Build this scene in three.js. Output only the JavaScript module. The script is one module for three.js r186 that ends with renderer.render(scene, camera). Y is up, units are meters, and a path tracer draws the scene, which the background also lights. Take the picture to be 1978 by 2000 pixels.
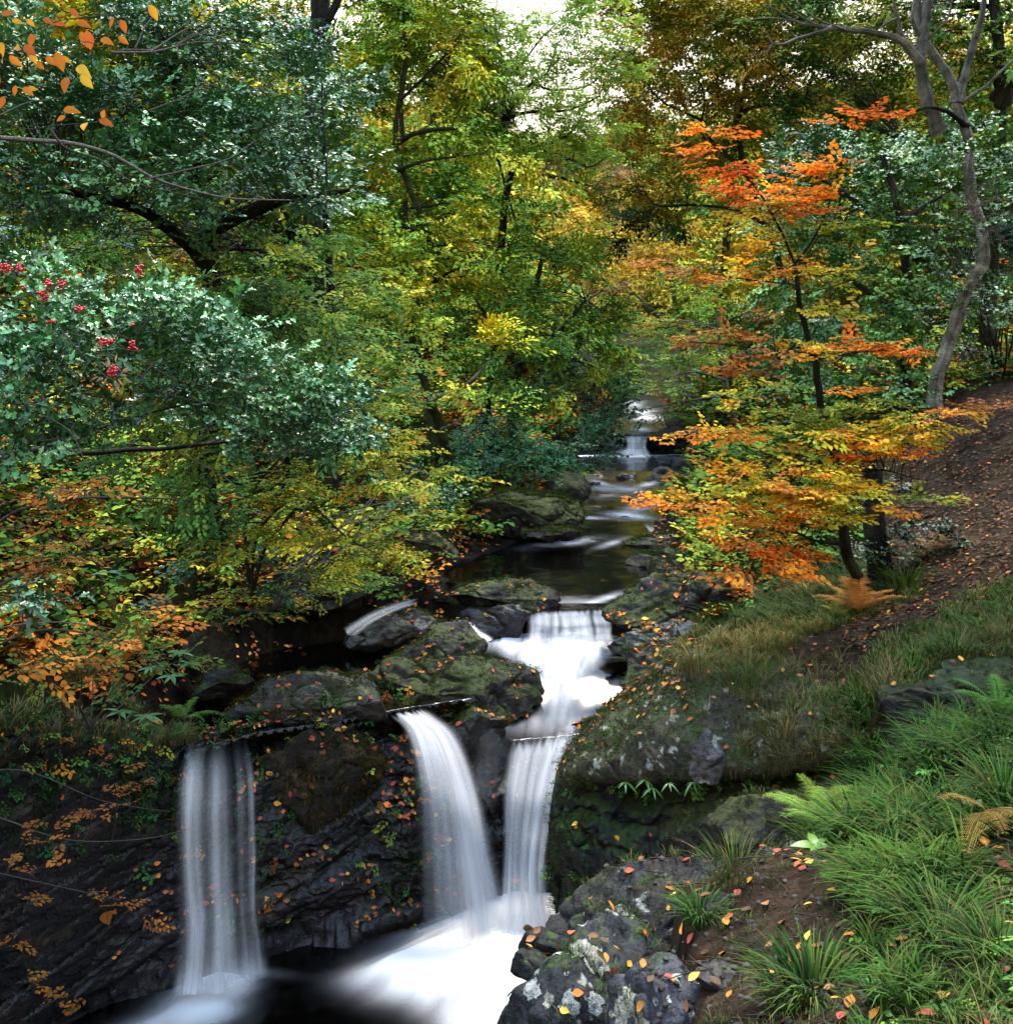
import * as THREE from 'three';
import { mergeGeometries, mergeVertices } from 'three/addons/utils/BufferGeometryUtils.js';
import { ImprovedNoise } from 'three/addons/math/ImprovedNoise.js';

// ---------------------------------------------------------------- camera, sky, sun, exposure
const W = 1012, H = 1024, F = 1098, HY = 380;            // F: focal length in pixels of the 1012 x 1024 frame, HY: row of the horizon (shift lens, verticals stay upright)
const scene = new THREE.Scene();
const camera = new THREE.PerspectiveCamera(2 * Math.atan(H / 2 / F) * 180 / Math.PI, W / H, 0.1, 900);
camera.position.set(0, 0, 0);
camera.setViewOffset(W, H, 0, H / 2 - HY, W, H);
const renderer = new THREE.WebGLRenderer({ antialias: true });
renderer.setSize(W, H);
renderer.toneMapping = THREE.LinearToneMapping;
renderer.toneMappingExposure = 3.05;
renderer.shadowMap.enabled = true;
{ // hazy sky: cream-coloured and dimmer low down, brighter and bluer overhead
  const w = 256, h = 128, data = new Float32Array(w * h * 4);
  for (let r = 0; r < h; r++) {
    const el = ((r + 0.5) / h - 0.5) * Math.PI, t = THREE.MathUtils.smoothstep(el, 0.25, 1.15);
    for (let c = 0; c < w; c++) {
      const o = (r * w + c) * 4;
      data[o] = 0.86 + 0.1 * t; data[o + 1] = 0.8 + 0.68 * t; data[o + 2] = 0.68 + 1.65 * t; data[o + 3] = 1;
    }
  }
  const sky = new THREE.DataTexture(data, w, h, THREE.RGBAFormat, THREE.FloatType);
  sky.mapping = THREE.EquirectangularReflectionMapping; sky.magFilter = THREE.LinearFilter; sky.needsUpdate = true;
  scene.background = sky; scene.environment = sky;
}
const sun = new THREE.DirectionalLight(0xfff0dc, 2.6);
sun.position.set(5, 30, -30); sun.target.position.set(0, -3, -16);
sun.castShadow = true; sun.shadow.radius = 24; sun.shadow.mapSize.set(2048, 2048);
Object.assign(sun.shadow.camera, { left: -40, right: 40, top: 40, bottom: -40, near: 1, far: 140 });
scene.add(sun, sun.target);

// ---------------------------------------------------------------- helpers
const V = (x, y, z) => new THREE.Vector3(x, y, z);
const P = (px, py, d) => V((px - 506) / F * d, (HY - py) / F * d, -d);   // a spot seen at that place in the photograph, d metres away
const PX = (px, d) => (px - 506) / F * d;
const rngOf = (a) => () => { a = (a + 0x6d2b79f5) | 0; let t = Math.imul(a ^ (a >>> 15), 1 | a); t = (t + Math.imul(t ^ (t >>> 7), 61 | t)) ^ t; return ((t ^ (t >>> 14)) >>> 0) / 4294967296; };
let R = rngOf(7);
const rr = (a, b) => a + (b - a) * R();
const gs = () => (R() + R() + R() - 1.5) * 1.15;
const per = new ImprovedNoise();
const n3 = (x, y, z) => per.noise(x, y, z);
const fbm = (x, y, z, o = 4) => { let s = 0, a = 1; for (let i = 0; i < o; i++) { s += a * per.noise(x, y, z); x *= 2.03; y *= 2.03; z *= 2.03; a *= 0.5; } return s; };
const ss = THREE.MathUtils.smoothstep, clamp = THREE.MathUtils.clamp, lerp = THREE.MathUtils.lerp;
const mix3 = (a, b, t) => [a[0] + (b[0] - a[0]) * t, a[1] + (b[1] - a[1]) * t, a[2] + (b[2] - a[2]) * t];
const taken = new Map();
function numbered(n) { const k = taken.get(n) || 0; taken.set(n, k + 1); return k ? n + '_' + String(k).padStart(3, '0') : n; }
function tag(o, label, category, group, kind) {
  if (label) o.userData.label = label; if (category) o.userData.category = category; if (group) o.userData.group = group; if (kind) o.userData.kind = kind; return o;
}
function thing(name, label, category, group) { const o = new THREE.Group(); o.name = numbered(name); scene.add(o); return tag(o, label, category, group); }
function mesh(name, geo, mat, parent = scene, label, category, group, kind) {
  const m = new THREE.Mesh(geo, mat); m.name = parent === scene ? numbered(name) : name; m.castShadow = m.receiveShadow = true; parent.add(m); return tag(m, label, category, group, kind);
}
function inst(name, geo, mat, mats, cols, parent, kind = 'stuff') {
  const m = new THREE.InstancedMesh(geo, mat, mats.length); m.name = parent === scene ? numbered(name) : name;
  const c = new THREE.Color();
  mats.forEach((x, i) => { m.setMatrixAt(i, x); const k = cols[i]; m.setColorAt(i, c.setRGB(k[0], k[1], k[2])); });
  m.castShadow = m.receiveShadow = true; m.userData.kind = kind; parent.add(m); return m;
}
function geoOf(pos, idx, col, uv, colSize = 3) {
  const g = new THREE.BufferGeometry();
  g.setAttribute('position', new THREE.Float32BufferAttribute(pos, 3));
  if (col) g.setAttribute('color', new THREE.Float32BufferAttribute(col, colSize));
  g.setAttribute('uv', new THREE.Float32BufferAttribute(uv || new Float32Array(pos.length / 3 * 2), 2));
  g.setIndex(idx); g.computeVertexNormals(); return g;
}
function paint(g, f) { const n = g.attributes.position.count, c = new Float32Array(n * 3); for (let i = 0; i < n; i++) { const k = f(i); c[i * 3] = k[0]; c[i * 3 + 1] = k[1]; c[i * 3 + 2] = k[2]; } g.setAttribute('color', new THREE.BufferAttribute(c, 3)); return g; }

// ---------------------------------------------------------------- textures and materials
function noiseTex(size, f, srgb) {
  const data = new Uint8Array(size * size * 4);
  for (let y = 0; y < size; y++) for (let x = 0; x < size; x++) { const v = f(x / size, y / size), o = (y * size + x) * 4; for (let k = 0; k < 3; k++) data[o + k] = clamp((v.length ? v[k] : v) * 255, 0, 255); data[o + 3] = 255; }
  const t = new THREE.DataTexture(data, size, size); t.magFilter = THREE.LinearFilter; t.wrapS = t.wrapT = THREE.RepeatWrapping; if (srgb) t.colorSpace = THREE.SRGBColorSpace; t.needsUpdate = true; return t;
}
const tfbm = (u, v, f, o, z = 0) => { // noise that tiles over the unit square
  let s = 0, a = 1; for (let i = 0; i < o; i++) { const x = u * f, y = v * f, bx = 1 - u, by = 1 - v;
    s += a * (per.noise(x, y, z + i * 7.1) * bx * by + per.noise(x - f, y, z + i * 7.1) * u * by + per.noise(x, y - f, z + i * 7.1) * bx * v + per.noise(x - f, y - f, z + i * 7.1) * u * v); f *= 2; a *= 0.55; } return s; };
const rockBump = noiseTex(512, (u, v) => { const a = tfbm(u, v, 5, 6); const c = Math.abs(tfbm(u, v, 3, 3, 31)); return 0.5 + 0.4 * a + 0.2 * tfbm(u, v, 40, 3, 57) - 0.14 * Math.exp(-c * 30); });
const grain = noiseTex(512, (u, v) => { const a = tfbm(u, v, 12, 5, 5), b = tfbm(u, v, 70, 2, 9); return clamp(0.66 + 0.75 * a + 0.6 * b, 0.12, 1); });
const soilBump = noiseTex(512, (u, v) => 0.5 + 0.4 * tfbm(u, v, 16, 5, 17));
const barkTex = noiseTex(256, (u, v) => 0.5 + 0.35 * tfbm(u, v, 6, 5, 41) - 0.3 * Math.exp(-Math.abs(tfbm(u, v, 9, 2, 77)) * 14));
const STD = (o) => new THREE.MeshStandardMaterial({ color: 0xffffff, vertexColors: true, ...o });
const M = {
  rock: new THREE.MeshPhysicalMaterial({ color: 0xffffff, vertexColors: true, roughness: 0.75, specularIntensity: 0.35, map: grain, bumpMap: rockBump, bumpScale: 0.022 }),
  wet: new THREE.MeshPhysicalMaterial({ color: 0xffffff, vertexColors: true, roughness: 0.4, specularIntensity: 0.45, map: grain, bumpMap: rockBump, bumpScale: 0.02 }),
  soil: new THREE.MeshPhysicalMaterial({ color: 0xffffff, vertexColors: true, roughness: 1, specularIntensity: 0.1, map: grain, bumpMap: soilBump, bumpScale: 0.025 }),
  bark: new THREE.MeshPhysicalMaterial({ color: 0xffffff, vertexColors: true, roughness: 0.95, specularIntensity: 0.25, map: grain, bumpMap: barkTex, bumpScale: 0.03 }),
  leaf: new THREE.MeshPhysicalMaterial({ color: 0xffffff, vertexColors: true, roughness: 0.85, specularIntensity: 0.14, transmission: 0.5, thickness: 0, side: THREE.DoubleSide }),
  far: new THREE.MeshPhysicalMaterial({ color: new THREE.Color().setRGB(1.0, 1.0, 1.05), vertexColors: true, roughness: 1, specularIntensity: 0.1, side: THREE.DoubleSide }),
  gloss: new THREE.MeshPhysicalMaterial({ color: 0xffffff, vertexColors: true, roughness: 0.36, specularIntensity: 0.75, side: THREE.DoubleSide }),
  ivy: new THREE.MeshPhysicalMaterial({ color: 0xffffff, vertexColors: true, roughness: 0.48, specularIntensity: 0.55, side: THREE.DoubleSide }),
  grass: new THREE.MeshPhysicalMaterial({ color: 0xffffff, vertexColors: true, roughness: 0.8, specularIntensity: 0.12, transmission: 0.3, thickness: 0, side: THREE.DoubleSide }),
  water: new THREE.MeshPhysicalMaterial({ color: new THREE.Color().setRGB(0.2, 0.2, 0.16), roughness: 0.1, transmission: 1, thickness: 0, ior: 1.33, side: THREE.DoubleSide }),
  foam: STD({ roughness: 0.9, transparent: true, side: THREE.DoubleSide }),
  turf: new THREE.MeshPhysicalMaterial({ color: 0xffffff, vertexColors: true, roughness: 0.9, specularIntensity: 0.12, side: THREE.DoubleSide }),
  berry: STD({ roughness: 0.35 }),
};

// ---------------------------------------------------------------- the ground: heights from surveyed spots, then the stream bed cut into them
const spots = [[1012,1024,4.3],[800,1024,4.7],[640,1024,6],[1000,900,5.4],[850,920,5.6],[740,950,6.1],[720,880,6.9],[760,850,7],[880,850,6.6],[1000,800,7],[900,760,8.4],[1000,722,9.2],[930,715,9.3],
  [795,866,8.0],[700,880,8.8],[745,880,9.6],[690,895,9.8],[845,850,8.8],[770,820,10.5],[800,872,9.2],[840,800,10],[790,770,10.7],[690,770,11.6],[740,660,12.2],[640,750,12.4],[780,668,11.5],[850,635,11.8],[920,610,12],[1000,590,12],[1000,648,10.2],[930,660,10.2],[880,690,10],
  [870,600,13.2],[940,540,14.3],[1012,500,15],[1012,420,17],[920,430,18],[950,385,21],[1012,370,21],[880,400,22],[800,430,24],[760,600,16],[680,570,19],[720,530,22],[700,490,27],[760,480,25],[700,450,36],[760,440,34],[680,415,45],[740,400,42],
  [660,380,70],[760,330,60],[850,300,50],[1012,250,40],[900,200,70],[1012,100,60],[1200,200,40],[610,400,70],[600,360,100],[560,250,140],[560,150,200],[450,150,200],[700,140,200],
  [560,440,42],[540,470,33],[500,500,26],[470,525,23],[430,540,21],[380,565,18.5],[330,590,17],[280,610,16],[215,650,14.5],[180,700,13],[0,740,10.5],[0,650,12],[0,560,14],[100,600,14.5],[120,520,17],[250,540,18],[200,480,21],
  [350,500,22],[400,470,26],[470,460,30],[300,430,27],[380,370,32],[450,400,36],[320,330,36],[520,410,48],[200,380,26],[0,400,20],[0,300,24],[100,250,32],[0,150,35],[200,150,50],[350,200,60],[450,250,90],[350,100,110],[0,50,60],
  [-300,700,8],[-300,300,15],[-300,100,30],[1400,900,4],[1400,500,9],[1400,300,20],[1400,100,40]].map(([px, py, d]) => { const p = P(px, py, d); return [p.x, -p.z, p.y]; });
spots.push([0, 0, -2.2], [2.5, 0, -2.1], [-4, 0.5, -4.6], [0, -12, -1.4], [-20, -12, 3], [20, -12, 3], [0, -70, 6], [-120, 0, 26], [120, 0, 26], [0, 300, 62], [-140, 260, 70], [140, 260, 70], [-120, 120, 50], [120, 120, 50]);
const solveRBF = (pts) => { // biharmonic interpolation with a plane
  const n = pts.length, N = n + 3, A = [];
  for (let i = 0; i < N; i++) A.push(new Float64Array(N + 1));
  for (let i = 0; i < n; i++) {
    for (let j = 0; j < n; j++) A[i][j] = Math.hypot(pts[i][0] - pts[j][0], pts[i][1] - pts[j][1]);
    A[i][n] = A[n][i] = 1; A[i][n + 1] = A[n + 1][i] = pts[i][0]; A[i][n + 2] = A[n + 2][i] = pts[i][1]; A[i][N] = pts[i][2];
  }
  for (let c = 0; c < N; c++) {
    let p = c; for (let r = c + 1; r < N; r++) if (Math.abs(A[r][c]) > Math.abs(A[p][c])) p = r;
    [A[c], A[p]] = [A[p], A[c]];
    for (let r = 0; r < N; r++) if (r !== c && A[r][c]) { const f = A[r][c] / A[c][c]; for (let k = c; k <= N; k++) A[r][k] -= f * A[c][k]; }
  }
  const w = A.map((row, i) => row[N] / row[i]);
  return (x, d) => { let s = w[n] + w[n + 1] * x + w[n + 2] * d; for (let i = 0; i < n; i++) s += w[i] * Math.hypot(x - pts[i][0], d - pts[i][1]); return s; };
};
const baseH = solveRBF(spots);
function polySD(poly, x, y) { // signed distance, negative inside
  let inside = false, best = 1e9;
  for (let i = 0, j = poly.length - 1; i < poly.length; j = i++) {
    const [ax, ay] = poly[j], [bx, by] = poly[i];
    if ((ay > y) !== (by > y) && x < (bx - ax) * (y - ay) / (by - ay) + ax) inside = !inside;
    const t = clamp(((x - ax) * (bx - ax) + (y - ay) * (by - ay)) / ((bx - ax) ** 2 + (by - ay) ** 2 + 1e-9), 0, 1);
    best = Math.min(best, Math.hypot(x - ax - t * (bx - ax), y - ay - t * (by - ay)));
  }
  return inside ? -best : best;
}
const Q = (l) => l.map(([px, d]) => [PX(px, d), d]);
const POOL = -6.5;
const lipPts = [[-60,740,9.9],[0,735,10.4],[70,748,11.0],[130,752,11.6],[190,742,12.2],[235,738,12.65],[255,728,12.9],[330,712,13.3],[385,708,13.75],[420,712,13.9],[450,712,14.1],[485,716,14.2],[503,738,14.3],[540,740,14.4],[585,725,14.4],[620,720,14.2]];
const footPts = [[-60,10.0],[0,10.4],[100,11.3],[170,11.6],[290,12.4],[395,12.7],[450,13.1],[520,13.6],[560,13.75],[600,13.5]];
const poolPoly = [...Q(footPts), ...Q([[640, 12.4], [620, 10.4], [560, 9], [520, 7.6]]), [-0.1, 6], [-0.3, 4], [-5, 2.5], [-6.8, 7]];
const shelfPoly = Q([[165,13.2],[215,15.2],[280,16.4],[350,17.1],[430,17.35],[500,17.4],[625,17.3],[645,16.6],[610,15.2],[592,14.5],[540,14.3],[500,14.2],[450,14.05],[400,13.7],[330,13.2],[255,12.8],[185,12.05]]);
const shelfY = (x, d) => -4.1 - 0.56 * ss(16.4 - d, 0, 1.9) * ss(x, -0.45, 0.1);
// stations of the stream above the second cascade: x, distance, level, half width
const stream = [[568,17.38,-3.62,0.8],[548,18.2,-3.58,1.6],[545,20,-3.54,1.8],[572,22,-3.49,1.5],[600,24.5,-3.42,1.05],[612,27,-3.34,1.15],[622,29.5,-3.22,1.25],[624,32,-3.08,1.5],[622,35,-2.9,1.9],[625,40.2,-2.78,2.6],
  [636,40.7,-2.0,0.65],[640,44,-1.9,1.0],[640,47,-1.7,0.9],[642,52,-1.45,0.9],[636,62,-1.15,1.0],[620,80,-0.2,1]].map(([px, d, y, w]) => ({ x: PX(px, d), d, y, w }));
function nearStream(x, d) {
  let best = 1e9, lv = 0, w = 1;
  for (let i = 0; i + 1 < stream.length; i++) {
    const a = stream[i], b = stream[i + 1], dx = b.x - a.x, dd = b.d - a.d, t = clamp(((x - a.x) * dx + (d - a.d) * dd) / (dx * dx + dd * dd), 0, 1);
    const k = Math.hypot(x - a.x - t * dx, d - a.d - t * dd), ww = lerp(a.w, b.w, t);
    if (k - ww < best) { best = k - ww; lv = lerp(a.y, b.y, t); w = ww; }
  }
  return [best, lv, w];
}
function rawGround(x, d) {
  let h = baseH(x, d);
  const far = ss(Math.abs(d) + Math.abs(x), 24, 70);
  h += fbm(x * 0.9, d * 0.9, 3.3, 4) * (0.07 + 0.5 * far) + fbm(x * 4, d * 4, 8.8, 3) * 0.022;
  if (d > 16 && d < 84) {
    const [k, lv] = nearStream(x, d), rough = 0.25 * n3(x * 1.4, d * 1.4, 1.7) + 0.1 * n3(x * 5, d * 5, 4);
    if (k < 8) {
      h = Math.min(h, lv - 0.32 + Math.max(0, k + rough) * 0.85 + 0.05 * n3(x * 5, d * 5, 2));
      if (k > 0.05 && k < 1.4) h = Math.max(h, lv + 0.06 + 0.2 * rough);
    }
  }
  if (d < 22 && d > 10) { const k = polySD(shelfPoly, x, d); if (k < 3) h = Math.min(h, shelfY(x, d) - 0.3 + 0.06 * n3(x * 4, d * 4, 6) + Math.max(0, k) * 1.25); }
  if (d < 20 && Math.abs(x) < 14) { const k = polySD(poolPoly, x, d) - 0.5; h = Math.min(h, POOL - 0.7 + Math.max(0, k) * 6.5); }
  return h;
}
function axis(lo, hi, a, b, step, growth) {
  const l = []; for (let x = a; x <= b + 1e-6; x += step) l.push(x);
  for (let x = b, s = step; x < hi;) { s *= growth; x += s; l.push(Math.min(x, hi)); }
  for (let x = a, s = step; x > lo;) { s *= growth; x -= s; l.unshift(Math.max(x, lo)); }
  return l;
}
const gx = axis(-260, 260, -7.5, 7, 0.06, 1.1), gd = axis(-90, 420, 3.4, 22, 0.06, 1.055), GN = gx.length, GM = gd.length, gh = new Float32Array(GN * GM);
for (let j = 0; j < GM; j++) for (let i = 0; i < GN; i++) gh[j * GN + i] = rawGround(gx[i], gd[j]);
const find = (l, x) => { let a = 0, b = l.length - 2; while (a < b) { const m = (a + b + 1) >> 1; if (l[m] <= x) a = m; else b = m - 1; } return a; };
function groundH(x, d) {
  const i = find(gx, x), j = find(gd, d), u = clamp((x - gx[i]) / (gx[i + 1] - gx[i]), 0, 1), v = clamp((d - gd[j]) / (gd[j + 1] - gd[j]), 0, 1), o = j * GN + i;
  return (gh[o] * (1 - u) + gh[o + 1] * u) * (1 - v) + (gh[o + GN] * (1 - u) + gh[o + GN + 1] * u) * v;
}
// where bare trodden soil shows: distance to the path and to the worn slope
const pathLine = Q([[690, 11.6], [760, 11.1], [850, 11.8], [930, 12.3], [1010, 12.6], [1150, 13]]), wornLine = [...Q([[700, 4.2], [720, 5.2], [742, 6], [752, 6.9], [735, 7.5], [700, 8]])];
const crossLine = Q([[740, 6.9], [850, 6.4], [940, 6.15], [1040, 6.0]]), slopeLine = Q([[1000, 13.5], [980, 15.5], [990, 18.5]]);
const lineDist = (l, x, y) => { let best = 1e9; for (let i = 0; i + 1 < l.length; i++) { const [ax, ay] = l[i], [bx, by] = l[i + 1], t = clamp(((x - ax) * (bx - ax) + (y - ay) * (by - ay)) / ((bx - ax) ** 2 + (by - ay) ** 2), 0, 1); best = Math.min(best, Math.hypot(x - ax - t * (bx - ax), y - ay - t * (by - ay))); } return best; };
function bareness(x, d) { // 1 on the path, 0 in the grass
  const e = 0.22 * n3(x * 2.3, d * 2.3, 9.1) + 0.1 * n3(x * 7, d * 7, 3.1);
  return Math.max(1 - ss(lineDist(pathLine, x, d) + e, 0.3, 0.55), 1 - ss(lineDist(wornLine, x, d) + e, 0.42, 0.8), 1 - ss(lineDist(slopeLine, x, d) + e * 2, 1.1, 1.9), 0.8 * (1 - ss(lineDist(crossLine, x, d) + e * 0.8, 0.08, 0.3)));
}
{
  const pos = new Float32Array(GN * GM * 3), uv = new Float32Array(GN * GM * 2), col = new Float32Array(GN * GM * 3), idx = [];
  for (let j = 0; j < GM; j++) for (let i = 0; i < GN; i++) {
    const o = j * GN + i, x = gx[i], d = gd[j], y = gh[o];
    pos[o * 3] = x; pos[o * 3 + 1] = y; pos[o * 3 + 2] = -d; uv[o * 2] = x / 1.4; uv[o * 2 + 1] = d / 1.4;
    const b = bareness(x, d), a = fbm(x * 1.7, d * 1.7, 5, 3), f = n3(x * 11, d * 11, 2);
    let c = mix3([0.02, 0.012, 0.0065], [0.045, 0.028, 0.016], clamp(0.5 + a, 0, 1));
    const moss = (1 - b) * ss(a + 0.35 * f, -0.25, 0.3);
    c = mix3(c, [0.022, 0.034, 0.008], moss * 0.85);
    if (d > 12) c = mix3(c, [0.06, 0.03, 0.011], ss(n3(x * 0.8 + 9, d * 0.8, 1) + 0.5 * f, 0.1, 0.55) * 0.5 * (1 - b * 0.6));
    c = c.map((k) => k * (1 + 0.5 * n3(x * 21, d * 21, 6)));
    const wet = nearWater(x, d);
    if (wet < 0.7) c = mix3([0.006, 0.0055, 0.0045], [0.015, 0.012, 0.007], clamp(0.5 + a + 0.4 * f, 0, 1));
    if (d > 45) c = mix3(c, [0.06, 0.055, 0.018], 0.5);
    col.set(c, o * 3);
    if (i && j) idx.push(o, o - GN, o - GN - 1, o, o - GN - 1, o - 1);
  }
  for (let k = 0; k < idx.length; k += 3) { const t = idx[k + 1]; idx[k + 1] = idx[k + 2]; idx[k + 2] = t; }
  const g = geoOf(pos, idx, col, uv);
  if (g.attributes.normal.getY(GN * 40 + 40) < 0) { for (let k = 0; k < idx.length; k += 3) { const t = idx[k + 1]; idx[k + 1] = idx[k + 2]; idx[k + 2] = t; } g.setIndex(idx); g.computeVertexNormals(); }
  g.name = 'g';
  var ground = mesh('ground', g, M.soil, scene, null, null, null, 'structure');
}
function nearWater(x, d) { // metres to the nearest stretch of water
  let k = 1e9;
  if (d > 16 && d < 84) k = nearStream(x, d)[0];
  if (d < 24) k = Math.min(k, polySD(shelfPoly, x, d), polySD(poolPoly, x, d));
  return k;
}

function polyAt(l, t) { // a spot on a polyline of vectors, t from 0 to 1
  const f = clamp(t, 0, 0.99999) * (l.length - 1), i = Math.floor(f); return V(0, 0, 0).lerpVectors(l[i], l[i + 1], f - i);
}
const smooth = (l, n = 60) => new THREE.CatmullRomCurve3(l, false, 'centripetal').getPoints(n);

// ---------------------------------------------------------------- rocks
const tops = { x0: -6.5, d0: 3.6, s: 0.035, nx: 400, nd: 780 };
tops.h = new Float32Array(tops.nx * tops.nd).fill(-1e9); tops.ny = new Float32Array(tops.nx * tops.nd); tops.id = new Int16Array(tops.nx * tops.nd).fill(-1);
function raster(g, id) { // keeps the highest upward surface over the near ground, so that leaves and moss can be laid on it
  const p = g.attributes.position.array, ix = g.index ? g.index.array : null, n = ix ? ix.length : p.length / 3;
  for (let k = 0; k < n; k += 3) {
    const a = (ix ? ix[k] : k) * 3, b = (ix ? ix[k + 1] : k + 1) * 3, c = (ix ? ix[k + 2] : k + 2) * 3;
    const ux = p[b] - p[a], uy = p[b + 1] - p[a + 1], uz = p[b + 2] - p[a + 2], vx = p[c] - p[a], vy = p[c + 1] - p[a + 1], vz = p[c + 2] - p[a + 2];
    const nx = uy * vz - uz * vy, ny = uz * vx - ux * vz, nz = ux * vy - uy * vx, l = Math.hypot(nx, ny, nz); if (ny < 0.05 * l) continue;
    const x0 = Math.min(p[a], p[b], p[c]), x1 = Math.max(p[a], p[b], p[c]), d0 = -Math.max(p[a + 2], p[b + 2], p[c + 2]), d1 = -Math.min(p[a + 2], p[b + 2], p[c + 2]);
    for (let i = Math.max(0, Math.floor((x0 - tops.x0) / tops.s)); i <= Math.min(tops.nx - 1, Math.ceil((x1 - tops.x0) / tops.s)); i++)
      for (let j = Math.max(0, Math.floor((d0 - tops.d0) / tops.s)); j <= Math.min(tops.nd - 1, Math.ceil((d1 - tops.d0) / tops.s)); j++) {
        const x = tops.x0 + i * tops.s, z = -(tops.d0 + j * tops.s), y = p[a + 1] - (nx * (x - p[a]) + nz * (z - p[a + 2])) / ny;
        if (y > Math.max(p[a + 1], p[b + 1], p[c + 1]) + 0.01 || y < Math.min(p[a + 1], p[b + 1], p[c + 1]) - 0.01) continue;
        const o = j * tops.nx + i; if (y > tops.h[o]) { tops.h[o] = y; tops.ny[o] = ny / l; tops.id[o] = id; }
      }
  }
}
function topAt(x, d) { // [height, upwardness, rock number or -1]
  const i = Math.round((x - tops.x0) / tops.s), j = Math.round((d - tops.d0) / tops.s), g = groundH(x, d), e = 0.06;
  const ny = 1 / Math.hypot((groundH(x + e, d) - g) / e, (groundH(x, d + e) - g) / e, 1);
  if (i >= 0 && j >= 0 && i < tops.nx && j < tops.nd) { const o = j * tops.nx + i; if (tops.h[o] > g) return [tops.h[o], tops.ny[o], tops.id[o]]; }
  return [g, ny, -1];
}
function boxUV(g, size) { // per-face projection along the face's main axis, in metres
  g = g.index ? g.toNonIndexed() : g;
  const p = g.attributes.position.array, uv = new Float32Array(p.length / 3 * 2);
  for (let k = 0; k < p.length; k += 9) {
    const ux = p[k + 3] - p[k], uy = p[k + 4] - p[k + 1], uz = p[k + 5] - p[k + 2], vx = p[k + 6] - p[k], vy = p[k + 7] - p[k + 1], vz = p[k + 8] - p[k + 2];
    const nx = Math.abs(uy * vz - uz * vy), ny = Math.abs(uz * vx - ux * vz), nz = Math.abs(ux * vy - uy * vx);
    for (let v = 0; v < 3; v++) { const x = p[k + v * 3], y = p[k + v * 3 + 1], z = p[k + v * 3 + 2], o = (k / 3 + v) * 2;
      if (nx > ny && nx > nz) { uv[o] = z / size; uv[o + 1] = y / size; } else if (ny > nz) { uv[o] = x / size; uv[o + 1] = z / size; } else { uv[o] = x / size; uv[o + 1] = y / size; } }
  }
  g.setAttribute('uv', new THREE.BufferAttribute(uv, 2)); return g;
}
const icos = new Map();
function ico(detail) { if (!icos.has(detail)) { const g = new THREE.IcosahedronGeometry(1, detail); g.deleteAttribute('uv'); g.deleteAttribute('normal'); icos.set(detail, mergeVertices(g, 1e-5)); } return icos.get(detail).clone(); }
const rocks = [];
// colours of bare stone, moss and lichen at a spot; o: { base, moss (0..1), mossCol, lichen, wetBelow }
function stone(x, y, z, nx, ny, nz, o, seed) {
  const a = fbm(x * 2.2 + seed, y * 2.2, z * 2.2, 4), b = n3(x * 14, y * 14 + seed, z * 14), c2 = n3(x * 38, y * 38, z * 38 + seed);
  let c = mix3(o.base.map((v) => v * 0.6), o.base.map((v) => v * 1.15), clamp(0.35 + a * 0.8 + b * 0.25, 0, 1));
  c = mix3(c, [0.045, 0.03, 0.016], ss(n3(x * 1.5, y * 3, z * 1.5 + seed) + 0.3 * b, 0.15, 0.6) * 0.5);
  if (o.moss) { const m = ss(ny * 0.9 + a * 0.75 + b * 0.35 + c2 * 0.15, 1.15 - o.moss, 1.4 - o.moss); c = mix3(c, mix3(o.mossCol || [0.032, 0.05, 0.01], (o.mossCol || [0.03, 0.05, 0.01]).map((v) => v * 1.6), clamp(0.5 + c2 + b, 0, 1)).map((v) => v * 0.75), m); }
  if (o.lichen) { const l = n3(x * 7 + seed * 3, y * 7, z * 7) + 0.45 * n3(x * 22, y * 22, z * 22 + seed); if (l > 0.62 - o.lichen && ny > -0.2) c = mix3(c, [0.34, 0.33, 0.26], 0.85); }
  return c;
}
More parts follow.
